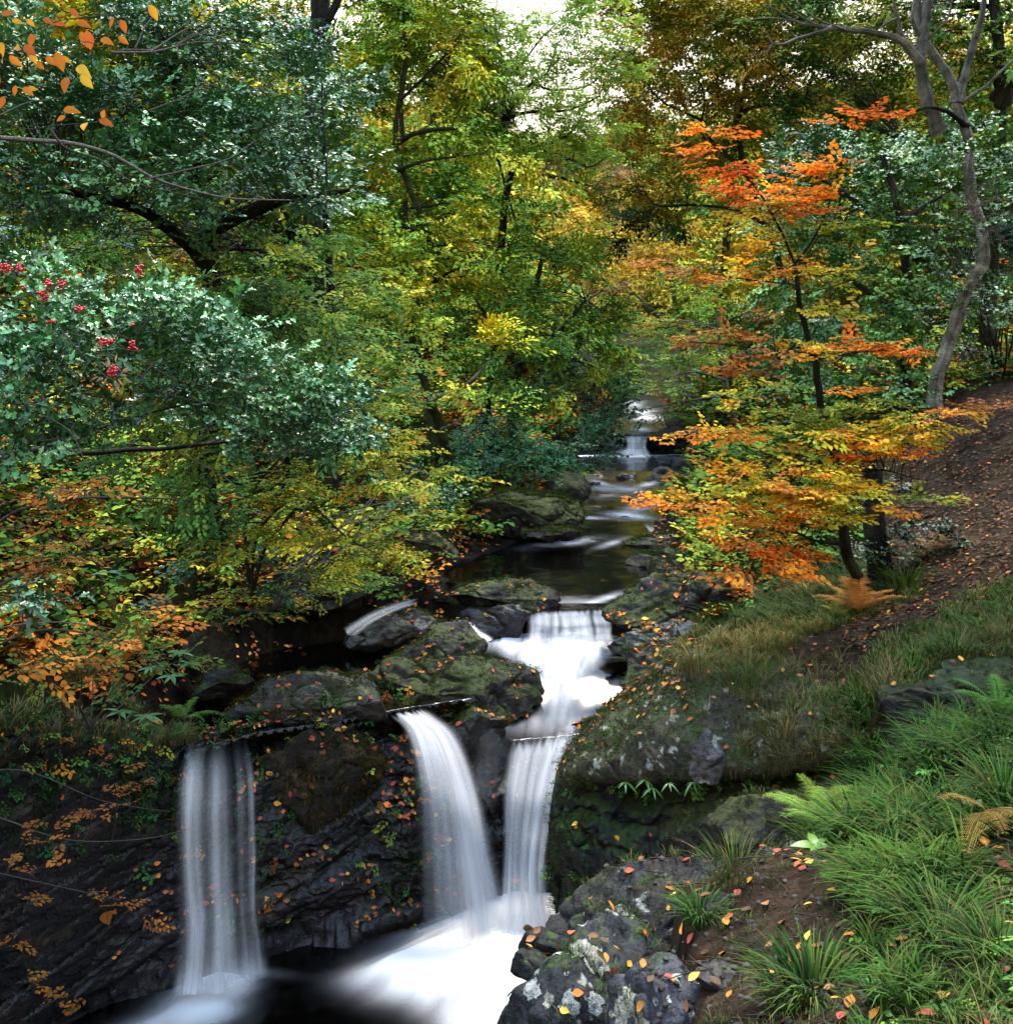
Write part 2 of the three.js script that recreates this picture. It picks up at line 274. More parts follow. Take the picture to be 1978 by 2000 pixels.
function rock(name, label, px, py, d, r, o = {}) {
  const seed = rocks.length * 3.17 + 1.3, c = P(px, py, d), det = o.detail || 28, g = ico(det), p = g.attributes.position, keep = R; R = rngOf(1000 + rocks.length * 77 + (o.seed || 0));
  const e = o.box || 2.6, m = new THREE.Matrix4().makeRotationFromEuler(new THREE.Euler(o.tx || 0, o.ry || 0, o.tz || 0, 'YXZ')), cuts = [];
  for (let k = 0; k < (o.cuts ?? 15); k++) { const n = V(rr(-1, 1), rr(-0.7, 1), rr(-1, 1)).normalize(); cuts.push([n, rr(0.62, 0.96)]); }
  const v = V(0, 0, 0), q = V(0, 0, 0), mean = (r[0] + r[1] + r[2]) / 3;
  for (let i = 0; i < p.count; i++) {
    v.fromBufferAttribute(p, i);
    const k = Math.pow(Math.abs(v.x) ** e + Math.abs(v.y) ** e + Math.abs(v.z) ** e, -1 / e); q.copy(v).multiplyScalar(k);
    for (const [n, h] of cuts) { const t = q.dot(n); if (t > h) q.addScaledVector(n, (h - t) * 0.95); }
    q.set(q.x * r[0], q.y * r[1], q.z * r[2]).applyMatrix4(m);
    const s = 1 / mean, w = 0.13 * fbm(q.x * s * 1.1 + seed, q.y * s * 1.1, q.z * s * 1.1, 3) * mean + 0.05 * Math.min(1, mean * 2) * fbm(q.x * 4.2 + seed, q.y * 4.2, q.z * 4.2, 5);
    const ly = (q.y + 0.25 * q.x + 0.12 * q.z + 0.16 * n3(q.x * 1.3, q.y * 1.3, q.z * 1.3 + seed)) * (o.layers || 5), st = (Math.abs((ly - Math.floor(ly)) - 0.5) - 0.25) * (o.strata ?? 0.022) * Math.min(1, mean);
    v.applyMatrix4(m); const cr = (o.cracks ?? 0.08) * Math.min(1, mean * 1.4) * Math.exp(-Math.abs(fbm(q.x * 1.7 + seed * 2, q.y * 1.7, q.z * 1.7, 2)) * 16); q.addScaledVector(v, w - st - cr); q.add(c); p.setXYZ(i, q.x, q.y, q.z);
  }
  R = keep; g.computeVertexNormals();
  const N = g.attributes.normal, oo = { base: [0.045, 0.044, 0.042], moss: 0.5, ...o };
  paint(g, (i) => stone(p.getX(i), p.getY(i), p.getZ(i), N.getX(i), N.getY(i), N.getZ(i), oo, seed));
  raster(g, rocks.length);
  const t = thing(name, label, o.cat || 'rock', o.group); t.position.copy(c);
  const gg = boxUV(g, 0.9); gg.translate(-c.x, -c.y, -c.z);
  const body = mesh('stone', gg, o.wet ? M.wet : M.rock, t);
  rocks.push({ t, body, geo: g, c, o: oo }); return rocks.length - 1;
}
function patch(k, name, x, y, z, rad, colr, lift, seedv) { // a crust of lichen or moss that follows the stone
  const { t, geo, c } = rocks[k], p = geo.attributes.position, N = geo.attributes.normal, ix = geo.index.array, map = new Map(), pos = [], col = [], idx = [];
  const ok = (i) => { const dx = p.getX(i) - x, dy = p.getY(i) - y, dz = p.getZ(i) - z, a = Math.hypot(dx, dy, dz); return a < rad * (0.85 + 0.5 * n3(p.getX(i) * 9 / rad * 0.12, p.getY(i) * 9 / rad * 0.12, p.getZ(i) * 9 / rad * 0.12 + seedv) + 0.4 * n3(p.getX(i) * 26, p.getY(i) * 26, p.getZ(i) * 26)); };
  for (let f = 0; f < ix.length; f += 3) if (ok(ix[f]) && ok(ix[f + 1]) && ok(ix[f + 2])) for (let q = 0; q < 3; q++) {
    const i = ix[f + q]; if (!map.has(i)) { map.set(i, pos.length / 3); const h = lift * (1 + 0.8 * n3(p.getX(i) * 40, p.getY(i) * 40, p.getZ(i) * 40)); pos.push(p.getX(i) + N.getX(i) * h - c.x, p.getY(i) + N.getY(i) * h - c.y, p.getZ(i) + N.getZ(i) * h - c.z); const b = 0.85 + 0.5 * n3(p.getX(i) * 30, p.getY(i) * 30, p.getZ(i) * 30 + 5); col.push(colr[0] * b, colr[1] * b, colr[2] * b); }
    idx.push(map.get(i));
  }
  if (idx.length > 12) { // only the connected crust
    const up = pos.map((_, i) => i), root = (i) => { while (up[i] !== i) i = up[i]; return i; }; for (let f = 0; f < idx.length; f += 3) { up[root(idx[f])] = root(idx[f + 1]); up[root(idx[f + 1])] = root(idx[f + 2]); }
    const cnt = {}; idx.forEach((i) => { const r = root(i); cnt[r] = (cnt[r] || 0) + 1; }); const bestR = +Object.keys(cnt).sort((a, b) => cnt[b] - cnt[a])[0], kept = idx.filter((i) => root(i) === bestR); idx.length = 0; idx.push(...kept);
    const used = new Map(), p2 = [], c2 = []; for (let q = 0; q < idx.length; q++) { const i = idx[q]; if (!used.has(i)) { used.set(i, p2.length / 3); p2.push(pos[i * 3], pos[i * 3 + 1], pos[i * 3 + 2]); c2.push(col[i * 3], col[i * 3 + 1], col[i * 3 + 2]); } idx[q] = used.get(i); }
    pos.length = 0; pos.push(...p2); col.length = 0; col.push(...c2);
    const g = boxUV(geoOf(pos, idx, col), 0.5); mesh(name, g, M.rock, t); }
}

const DARK = [0.024, 0.022, 0.019], GREY = [0.06, 0.058, 0.056], OLIVE = [0.075, 0.078, 0.02], BROWN = [0.07, 0.04, 0.018], GREENM = [0.034, 0.052, 0.01];
rock('earth_bank', 'dark earth and stone step at the right edge below the grass clumps', 990, 690, 9.75, [0.7, 0.24, 0.36], { tz: 0.05, box: 3.2, cuts: 5, base: [0.012, 0.008, 0.0045], mossCol: [0.03, 0.026, 0.009], moss: 0.85, mossCol: [0.03, 0.04, 0.01], detail: 28, cat: 'earth bank' });
rock('rock', 'low stony step left of the dark earth step', 925, 706, 9.6, [0.4, 0.18, 0.3], { box: 3, cuts: 5, base: [0.012, 0.008, 0.0045], mossCol: [0.03, 0.03, 0.009], moss: 0.9, detail: 18 });
let big;
{ // one massive rock: sections from the right waterfall to the grass, each from the back of its top over the brow and the crack down to its foot
  const SEC = [[[592,722,14.4],[580,733,13.9],[566,748,13.4],[556,768,13.0],[552,792,13.0],[546,842,12.8],[552,902,12.7],[556,945,12.6]], [[622,690,13.9],[606,712,13.2],[590,738,12.5],[578,772,12.1],[577,792,12.35],[562,842,12.0],[566,905,12.0],[570,945,12.0]],
    [[655,664,13.5],[645,694,12.4],[632,738,11.7],[628,776,11.5],[628,792,11.9],[612,842,11.5],[612,895,11.6],[614,940,11.6]], [[692,645,13.0],[692,688,11.7],[690,740,11.1],[688,774,10.95],[688,789,11.35],[672,838,10.9],[670,885,10.9],[670,930,10.9]],
    [[742,645,12.5],[740,690,11.3],[738,738,10.75],[735,768,10.6],[737,783,10.95],[727,828,10.35],[722,866,10.2],[722,908,10.2]], [[802,640,12.3],[802,690,10.95],[800,734,10.35],[798,764,10.2],[799,776,10.5],[793,818,9.9],[790,848,9.7],[790,880,9.7]], [[866,656,11.5],[862,690,10.7],[856,724,10.0],[852,744,9.9],[852,755,10.1],[849,788,9.5],[847,818,9.3],[846,850,9.2]]];
  const NU = 240, NV = 190, rows = SEC.map((l) => smooth(l.map((a) => P(...a)), NV)), pos = [], idx = [];
  for (let u = 0; u <= NU; u++) { const f = u / NU * 6, i = Math.min(5, Math.floor(f)), t = f - i, i0 = Math.max(0, i - 1), i3 = Math.min(6, i + 2);
    for (let v = 0; v <= NV; v++) {
      const c = new THREE.CatmullRomCurve3([rows[i0][v], rows[i][v], rows[i + 1][v], rows[i3][v]].map((p, k) => k === 0 && i0 === i ? p.clone().multiplyScalar(2).sub(rows[1][v]) : k === 3 && i3 === i + 1 ? p.clone().multiplyScalar(2).sub(rows[5][v]) : p)), q = c.getPoint((1 + t) / 3), k = ss(v, 0, 14);
      const n = V(-0.25, v < 90 ? 0.75 : 0.1, 0.7).normalize(), cell = fbm(q.x * 1.2, q.y * 1.2 + 4, q.z * 1.2, 2), fac = Math.abs(n3(q.x * 1.5 + 3, q.y * 1.9, q.z * 1.5)), low = ss(v, 100, 125);
      q.addScaledVector(n, k * (0.12 * cell - 0.1 * fac - (0.05 + 0.06 * low) * Math.exp(-Math.abs(n3(q.x * 2.1, q.y * 2.6 + q.x, q.z * 2)) * 14) + (0.045 + 0.05 * low) * fbm(q.x * 4.5, q.y * 4.5, q.z * 4.5, 4) + 0.012 * fbm(q.x * 19, q.y * 19, q.z * 19, 3))); pos.push(q.x, q.y, q.z);
      if (u && v) { const o = u * (NV + 1) + v, m = NV + 1; idx.push(o, o - m - 1, o - 1, o, o - m, o - m - 1); }
    } }
  const g = geoOf(pos, idx); if (g.attributes.normal.getZ(120 * (NV + 1) + 100) < 0) { for (let k = 0; k < idx.length; k += 3) { const t = idx[k + 1]; idx[k + 1] = idx[k + 2]; idx[k + 2] = t; } g.setIndex(idx); g.computeVertexNormals(); }
  const p = g.attributes.position, N = g.attributes.normal, oA = { base: [0.068, 0.06, 0.034], moss: 0.5, lichen: 0.12 }, oB = { base: [0.016, 0.016, 0.014], moss: 0.75, mossCol: [0.024, 0.042, 0.008] }, oC = { base: [0.04, 0.032, 0.02], moss: 0.75, mossCol: [0.036, 0.045, 0.01] };
  paint(g, (i) => { const v = i % (NV + 1), u = Math.floor(i / (NV + 1)) / NU, x = p.getX(i), y = p.getY(i), z = p.getZ(i), a = [N.getX(i), N.getY(i), N.getZ(i)], j = 9 * n3(x * 2, y * 2, z * 2); const A = stone(x, y, z, ...a, oA, 5), B = mix3(stone(x, y, z, ...a, oB, 8), stone(x, y, z, ...a, oC, 3), ss(u + 0.1 * n3(x * 3, y * 3, z), 0.3, 0.6)); return mix3(A, B, ss(v + j, 98, 108)); });
  big = rocks.length; raster(g, big); const c = P(690, 780, 11.5), t = thing('boulder', 'massive mossy boulder with a long crack between the right waterfall and the grass', 'boulder'); t.position.copy(c);
  const gg = boxUV(g, 0.8); gg.translate(-c.x, -c.y, -c.z); const body = mesh('stone', gg, M.rock, t); rocks.push({ t, body, geo: g, c, o: { moss: 0.5 } });
}
rock('rock', 'pale angular block with a white face under the dry grass', 706, 757, 10.75, [0.17, 0.26, 0.16], { tz: -0.25, box: 4, base: [0.13, 0.12, 0.11], moss: 0.12, lichen: 0.2, detail: 20 });
rock('rock', 'round mossy rock with a pale broken corner beside the yellow fern', 762, 828, 9.35, [0.5, 0.38, 0.42], { base: [0.045, 0.038, 0.022], moss: 0.75, mossCol: [0.05, 0.05, 0.012], detail: 26 });
rock('stone', 'pale pinkish broken stone at the foot of the round mossy rock', 772, 858, 8.7, [0.16, 0.11, 0.13], { box: 3.5, base: [0.2, 0.17, 0.14], moss: 0.08, detail: 14, lichen: 0.15 });
rock('stone', 'small buff stone beside the pale pinkish stone', 792, 850, 8.65, [0.085, 0.085, 0.09], { base: [0.15, 0.12, 0.085], moss: 0.1, detail: 10 });
rock('stone', 'dark stone half buried below the mossy shelf', 716, 872, 9.6, [0.3, 0.26, 0.3], { base: [0.028, 0.024, 0.018], moss: 0.45, detail: 18 });
const slab = rock('rock_ledge', 'long dark slab leaning down to the pool edge with scattered leaves', 655, 928, 8.0, [0.86, 0.3, 0.55], { tz: 0.42, tx: 0.3, box: 3.4, base: [0.045, 0.042, 0.037], moss: 0.3, lichen: 0.05, detail: 44, cuts: 6, cat: 'rock ledge' });
const lich = rock('boulder', 'blue-grey boulder with big cream lichen patches at the bottom edge', 604, 1022, 7.0, [0.62, 0.64, 0.64], { tz: 0.36, ry: 0.3, box: 3.2, base: [0.036, 0.036, 0.037], moss: 0.26, lichen: 0.1, detail: 52, cuts: 6, cat: 'boulder' });
rock('stone', 'small dark knob of rock beside the white foam left of the lichen boulder', 530, 966, 7.4, [0.15, 0.11, 0.16], { base: DARK, moss: 0.35, detail: 14 });
rock('stone', 'dark split stone with an orange leaf beside the foam', 540, 940, 7.7, [0.15, 0.1, 0.16], { base: DARK, moss: 0.3, detail: 14 });
const grey = rock('rock', 'rounded bluish grey rock on the footpath edge at the bottom', 668, 1030, 6.05, [0.36, 0.33, 0.32], { tz: -0.1, box: 2.6, base: [0.075, 0.074, 0.08], moss: 0.16, lichen: 0.1, detail: 34, cuts: 6 });
rock('stone', 'flat grey stone set in the worn soil path', 718, 975, 5.9, [0.16, 0.05, 0.13], { base: [0.085, 0.07, 0.06], moss: 0.05, detail: 12 });
rock('stone', 'grey stone sunk between the grass tufts on the worn path', 735, 905, 6.7, [0.2, 0.07, 0.15], { base: [0.06, 0.055, 0.055], moss: 0.15, detail: 12 });
rock('stone', 'pale flat stone beside the grass at the right bottom', 838, 1018, 4.75, [0.07, 0.05, 0.07], { base: [0.11, 0.105, 0.095], moss: 0.2, detail: 10 });
// right bank by the second cascade
rock('rock_ledge', 'thick mossy ledge right of the upper cascade with black side', 700, 606, 16.6, [1.45, 0.5, 0.8], { tz: 0.1, box: 3.4, base: [0.024, 0.024, 0.022], moss: 0.72, mossCol: [0.045, 0.062, 0.012], detail: 40, cat: 'rock ledge' });
rock('rock_ledge', 'dark wet flat rock at the right foot of the upper cascade', 660, 641, 15.9, [0.78, 0.24, 0.42], { tz: 0.05, box: 3, base: DARK, moss: 0.3, wet: true, detail: 30, cat: 'rock ledge' });
rock('rock', 'small blue-grey angular rock under the mossy ledge', 692, 632, 15.6, [0.22, 0.13, 0.2], { base: [0.08, 0.085, 0.095], moss: 0.1, detail: 16 });
rock('rock_ledge', 'long dark ledge with leaves leading from the plunge pool to the path', 690, 664, 14.4, [1.15, 0.22, 0.5], { tz: 0.14, box: 3.2, base: [0.035, 0.034, 0.03], moss: 0.45, detail: 34, cat: 'rock ledge' });
rock('rock_ledge', 'low mossy ledge below the bracken at the back of the path', 760, 634, 14.6, [0.95, 0.2, 0.45], { tz: 0.1, box: 3, base: [0.04, 0.036, 0.03], moss: 0.6, detail: 28, cat: 'rock ledge' });
// between the second cascade and the main falls
rock('rock', 'flat mossy rock left of the upper cascade lip sprinkled with yellow leaves', 500, 597, 17.75, [0.98, 0.3, 0.5], { tz: -0.04, box: 3, base: DARK, moss: 0.75, mossCol: [0.045, 0.055, 0.014], detail: 30 });
rock('rock', 'dark wet step under the flat mossy rock left of the upper cascade', 494, 620, 17.4, [0.66, 0.3, 0.4], { box: 3.4, base: [0.025, 0.025, 0.027], moss: 0.3, wet: true, detail: 26 });
rock('rock', 'low mossy hump with yellow leaves above the dark still pool', 398, 628, 16.7, [0.95, 0.26, 0.5], { tz: 0.1, base: DARK, moss: 0.55, detail: 28, wet: true });
rock('rock', 'mossy island rock with rust coloured leaves, upper half by the small spill', 437, 657, 15.6, [0.9, 0.4, 0.6], { tz: 0.26, box: 3.2, cuts: 8, base: [0.04, 0.038, 0.034], moss: 0.55, mossCol: [0.045, 0.062, 0.012], detail: 36 });
rock('rock', 'mossy island rock, lower half beside the white chute, with green moss top', 452, 693, 14.9, [1.2, 0.42, 0.7], { tz: -0.04, box: 3.2, cuts: 8, base: [0.03, 0.027, 0.022], moss: 0.72, mossCol: GREENM, detail: 40 });
rock('rock', 'brown hump of wet moss and leaves between the left and middle waterfalls', 322, 764, 13.3, [0.92, 0.66, 0.62], { box: 3, strata: 0, base: [0.018, 0.014, 0.009], moss: 0.75, mossCol: [0.03, 0.02, 0.007], detail: 40, cuts: 8 });
rock('rock', 'low leaf-strewn ridge of dark rock along the lip above the brown hump', 312, 698, 13.75, [1.2, 0.26, 0.42], { tz: 0.05, box: 3.2, cuts: 8, base: DARK, moss: 0.4, detail: 34, wet: true });
rock('rock', 'dark rock between the middle and right waterfalls holding orange leaves', 470, 728, 14.1, [0.5, 0.3, 0.32], { base: DARK, moss: 0.4, detail: 24, wet: true });
// left bank
rock('rock', 'grey mossy block at the water edge under the left bank shrubs', 212, 652, 14.7, [0.36, 0.42, 0.42], { tz: 0.15, box: 3.2, base: [0.05, 0.042, 0.03], moss: 0.5, detail: 26 });
rock('rock', 'low dark rock with leaves in front of the grey mossy block', 222, 682, 13.9, [0.4, 0.2, 0.34], { base: DARK, moss: 0.4, detail: 20 });
rock('rock', 'long tilted mossy rock on the left bank pointing to the stream', 433, 545, 20.2, [0.62, 0.2, 0.3], { tz: -0.52, box: 2.8, base: [0.05, 0.046, 0.03], moss: 0.75, mossCol: [0.07, 0.07, 0.015], detail: 26 });
rock('rock', 'rounded mossy rock left of the long tilted rock', 402, 561, 19.4, [0.48, 0.26, 0.35], { base: DARK, moss: 0.7, mossCol: [0.04, 0.05, 0.012], detail: 22 });
rock('rock', 'dark brown boulder under the evergreen bush on the left bank', 486, 487, 26, [0.62, 0.4, 0.45], { tz: -0.4, base: [0.03, 0.024, 0.02], moss: 0.15, detail: 22 });
rock('rock', 'dark waterside slab below the left bank shrubs', 330, 596, 17.3, [1.0, 0.22, 0.5], { tz: 0.2, base: DARK, moss: 0.55, detail: 26 });
rock('mossy_bank', 'rounded yellow-green mossy bank left of the rapids', 528, 514, 24, [1.25, 0.5, 1.2], { tz: -0.08, strata: 0, cuts: 2, box: 2.2, base: [0.03, 0.03, 0.018], moss: 0.95, mossCol: OLIVE, detail: 34, cat: 'mossy bank' });
rock('mossy_bank', 'higher rounded mossy mound below the dark evergreen', 545, 490, 27, [1.1, 0.45, 1.0], { strata: 0, cuts: 2, box: 2.2, base: [0.03, 0.03, 0.018], moss: 0.9, mossCol: [0.06, 0.06, 0.016], detail: 28, cat: 'mossy bank' });
rock('rock', 'flat dark rock at the foot of the mossy bank', 556, 534, 22.4, [0.62, 0.1, 0.35], { base: DARK, moss: 0.3, detail: 20 });
// stones of the upper stream
[[663,463,37,.36,.3,'egg-shaped grey stone, first of the row right of the far pool'],[683,465,36.5,.42,.32,'rounded grey stone, middle of the row right of the far pool'],[699,463,36,.42,.34,'dark rounded stone, last of the row right of the far pool'],
 [697,453,38,.5,.3,'grey stone behind the row right of the far pool'],[724,461,35,.55,.3,'grey stone at the right bank under the orange branch'],[662,473,35,.4,.18,'low flat stone in front of the row of grey stones'],
 [663,486,33,.8,.42,'biggest rounded dark stone at the right edge of the rapids'],[690,482,33.5,.55,.36,'pale grey stone behind the biggest rapids stone'],[708,479,33,.5,.34,'pale grey stone nearest the right bank above the rapids'],[684,497,31,.5,.2,'flat grey stone below the biggest rapids stone'],
 [622,480,33.5,.32,.27,'black stone standing in the water of the upper rapids'],[632,480,33.6,.2,.22,'narrow black stone beside the standing one in the rapids'],[598,478,34,.34,.16,'low black stone in the middle of the upper rapids'],[576,480,33.6,.4,.16,'black stone at the left edge of the upper rapids'],[594,486,32,.22,.14,'small black stone with foam before it'],
 [631,501,29.5,.3,.12,'small black stone under the hanging orange leaves'],[630,522,26.6,.3,.14,'dark stone below the lower rapids'],[661,526,26,.34,.26,'round dark stone at the point of the long rock'],[596,543,23.5,.3,.06,'flat black stone splitting the smooth current']]
  .forEach(([px, py, d, a, b, l], i) => rock('stone', l, px, py, d, [a, b, a * 0.8], { ry: i * 0.7, base: i < 10 && i !== 6 ? [0.06, 0.062, 0.062] : DARK, moss: i % 3 ? 0.2 : 0.35, detail: 12, wet: i > 9 }));
rock('rock', 'long dark ridged rock at the right edge of the lower rapids', 700, 518, 26.2, [1.15, 0.42, 0.6], { tz: 0.16, box: 3, base: [0.032, 0.032, 0.028], moss: 0.4, strata: 0.05, detail: 28 });
rock('rock', 'flat grey rock reaching from the right bank into the current', 668, 541, 23, [0.9, 0.14, 0.5], { tz: 0.1, base: [0.05, 0.05, 0.048], moss: 0.35, detail: 24 });
rock('rock', 'mossy bank rock under the lowest orange branch', 690, 566, 20.5, [0.95, 0.32, 0.7], { tz: 0.1, base: DARK, moss: 0.8, mossCol: [0.05, 0.062, 0.014], detail: 28 });
rock('rock', 'low leaf-strewn rock at the right waterline', 655, 560, 21, [0.6, 0.12, 0.4], { base: DARK, moss: 0.35, detail: 20 });
rock('rock_ledge', 'black rock ledge right of the farthest small fall', 684, 441, 40.9, [1.9, 0.5, 0.6], { box: 3.4, base: [0.018, 0.017, 0.016], moss: 0.2, detail: 22, cat: 'rock ledge' });
rock('rock_ledge', 'black rock left of the farthest small fall', 606, 446, 40.8, [0.75, 0.6, 0.5], { box: 3.2, base: [0.018, 0.018, 0.017], moss: 0.3, detail: 18, cat: 'rock ledge' });
// crusts on the stones nearest
{
  const at = (k, px, py, r, col, name = 'lichen_patch', lift = 0.004) => { // nearest spot of that stone along the line of sight
    const g = rocks[k].geo, p = g.attributes.position; let best = null, bd = 1e9;
    for (let i = 0; i < p.count; i++) { const d = -p.getZ(i), e = Math.hypot(506 + p.getX(i) / d * F - px, 380 - p.getY(i) / d * F - py); const s = e + d * 6; if (e < 9 && s < bd) { bd = s; best = i; } }
    if (best !== null) patch(k, name, p.getX(best), p.getY(best), p.getZ(best), r, col, lift, px);
  };
  const CR = [0.36, 0.34, 0.25], PL = [0.33, 0.33, 0.29], YG = [0.13, 0.13, 0.03];
  [[588, 955, .15, CR], [555, 945, .05, PL], [570, 1005, .085, PL], [595, 1003, .075, PL], [531, 990, .08, PL], [548, 1002, .05, CR], [560, 925, .06, YG], [541, 935, .07, YG], [583, 925, .05, PL], [620, 985, .05, PL], [605, 940, .03, PL], [565, 975, .03, PL], [600, 965, .03, PL]].forEach((a) => at(lich, ...a));
  [[625, 1005, .13, CR], [640, 1018, .08, CR], [668, 1000, .03, PL], [655, 1002, .035, PL], [700, 985, .03, PL], [690, 1016, .03, PL]].forEach((a) => at(grey, ...a));
  [[640, 745, .05, PL], [648, 765, .07, PL], [612, 730, .04, PL], [620, 755, .03, CR], [600, 770, .03, PL], [670, 740, .03, PL], [625, 705, .03, PL], [660, 690, .04, YG], [590, 740, .05, YG]].forEach((a) => at(big, ...a));
}
// ---------------------------------------------------------------- the rock wall that the stream falls over
{
  const lip = smooth(lipPts.map(([a, b, d]) => P(a, b, d)), 200), foot = smooth(footPts.map(([px, d]) => V(PX(px, d), POOL, -d)), 200), NU = 460, NV = 190, pos = [], idx = [];
  for (let v = 0; v <= NV; v++) for (let u = 0; u <= NU; u++) {
    const a = polyAt(lip, u / NU), b = polyAt(foot, u / NU), out = V(b.x - a.x, 0, b.z - a.z); out.z += 0.9; out.normalize();
    const t = (v - 30) / (NV - 30);
    let q;
    if (v < 30) { const k = (30 - v) / 30; q = a.clone().addScaledVector(out, -0.9 * k); q.y -= 0.10 * k; }
    else { q = a.clone().lerp(b, t); q.addScaledVector(out, 0.1 * Math.sin(Math.PI * Math.pow(t, 0.7)) - 0.06); if (t > 0.9) q.y -= (t - 0.9) * 7; }
    const dip = q.y * 1.0 - q.x * 0.22, wv = n3(q.x * 0.9, q.y * 0.9, 3) * 0.3, s = (dip + wv) * 4.2, fr = s - Math.floor(s), lay = n3(Math.floor(s) * 3.7, q.x * 0.35, 8);
    const blk = Math.floor(q.x * 1.6 + Math.floor(s / 2) * 0.37 + n3(q.x, q.y, 2) * 0.6), bl = n3(blk * 5.3, Math.floor(s / 2) * 2.9, 4);
    const k = v < 30 ? ss(v, 18, 30) : 1;
    const left = ss(q.x, -3.3, -4.6);  // the left end is broken into steps
    const disp = k * (0.11 * lay + 0.1 * bl - 0.06 * (fr < 0.12 ? 1 - fr / 0.12 : 0) + 0.1 * Math.round(3.5 * fbm(q.x * 1.3, q.y * 2.2 - q.x * 0.6, q.z, 3)) / 3.5 + 0.05 * fbm(q.x * 5, q.y * 8, q.z * 5, 5)) + left * k * 0.16 * fbm(q.x * 1.1, q.y * 2.2, q.z, 3);
    q.addScaledVector(out, disp); if (v < 30) q.y += 0.05 * fbm(q.x * 2, q.z * 2, 5, 3) * (1 - k);
    pos.push(q.x, q.y, q.z);
    if (u && v) { const o = v * (NU + 1) + u, n = NU + 1; idx.push(o, o - 1, o - n - 1, o, o - n - 1, o - n); }
  }
  let g = geoOf(pos, idx); if (g.attributes.normal.getZ(100 * (NU + 1) + 200) < 0) { for (let k = 0; k < idx.length; k += 3) { const t = idx[k + 1]; idx[k + 1] = idx[k + 2]; idx[k + 2] = t; } g.setIndex(idx); g.computeVertexNormals(); }
  const p = g.attributes.position, N = g.attributes.normal;
  paint(g, (i) => {
    const x = p.getX(i), y = p.getY(i), z = p.getZ(i);
    let c = stone(x, y, z, N.getX(i), N.getY(i), N.getZ(i), { base: [0.011, 0.0105, 0.011], moss: 0.5, mossCol: [0.014, 0.018, 0.005] }, 2.2);
    const a = n3(x * 1.2, y * 1.2, 7) + 0.4 * n3(x * 9, y * 9, z * 9);
    c = mix3(c, [0.022, 0.017, 0.021], ss(a, 0.0, 0.5) * 0.6); return c;
  });
  raster(g, 900);
  var wallGeo = g;
  mesh('rock_wall', boxUV(g, 0.8), M.wet, scene, 'dark wet layered rock wall that the three waterfalls drop over', 'rock wall');
}

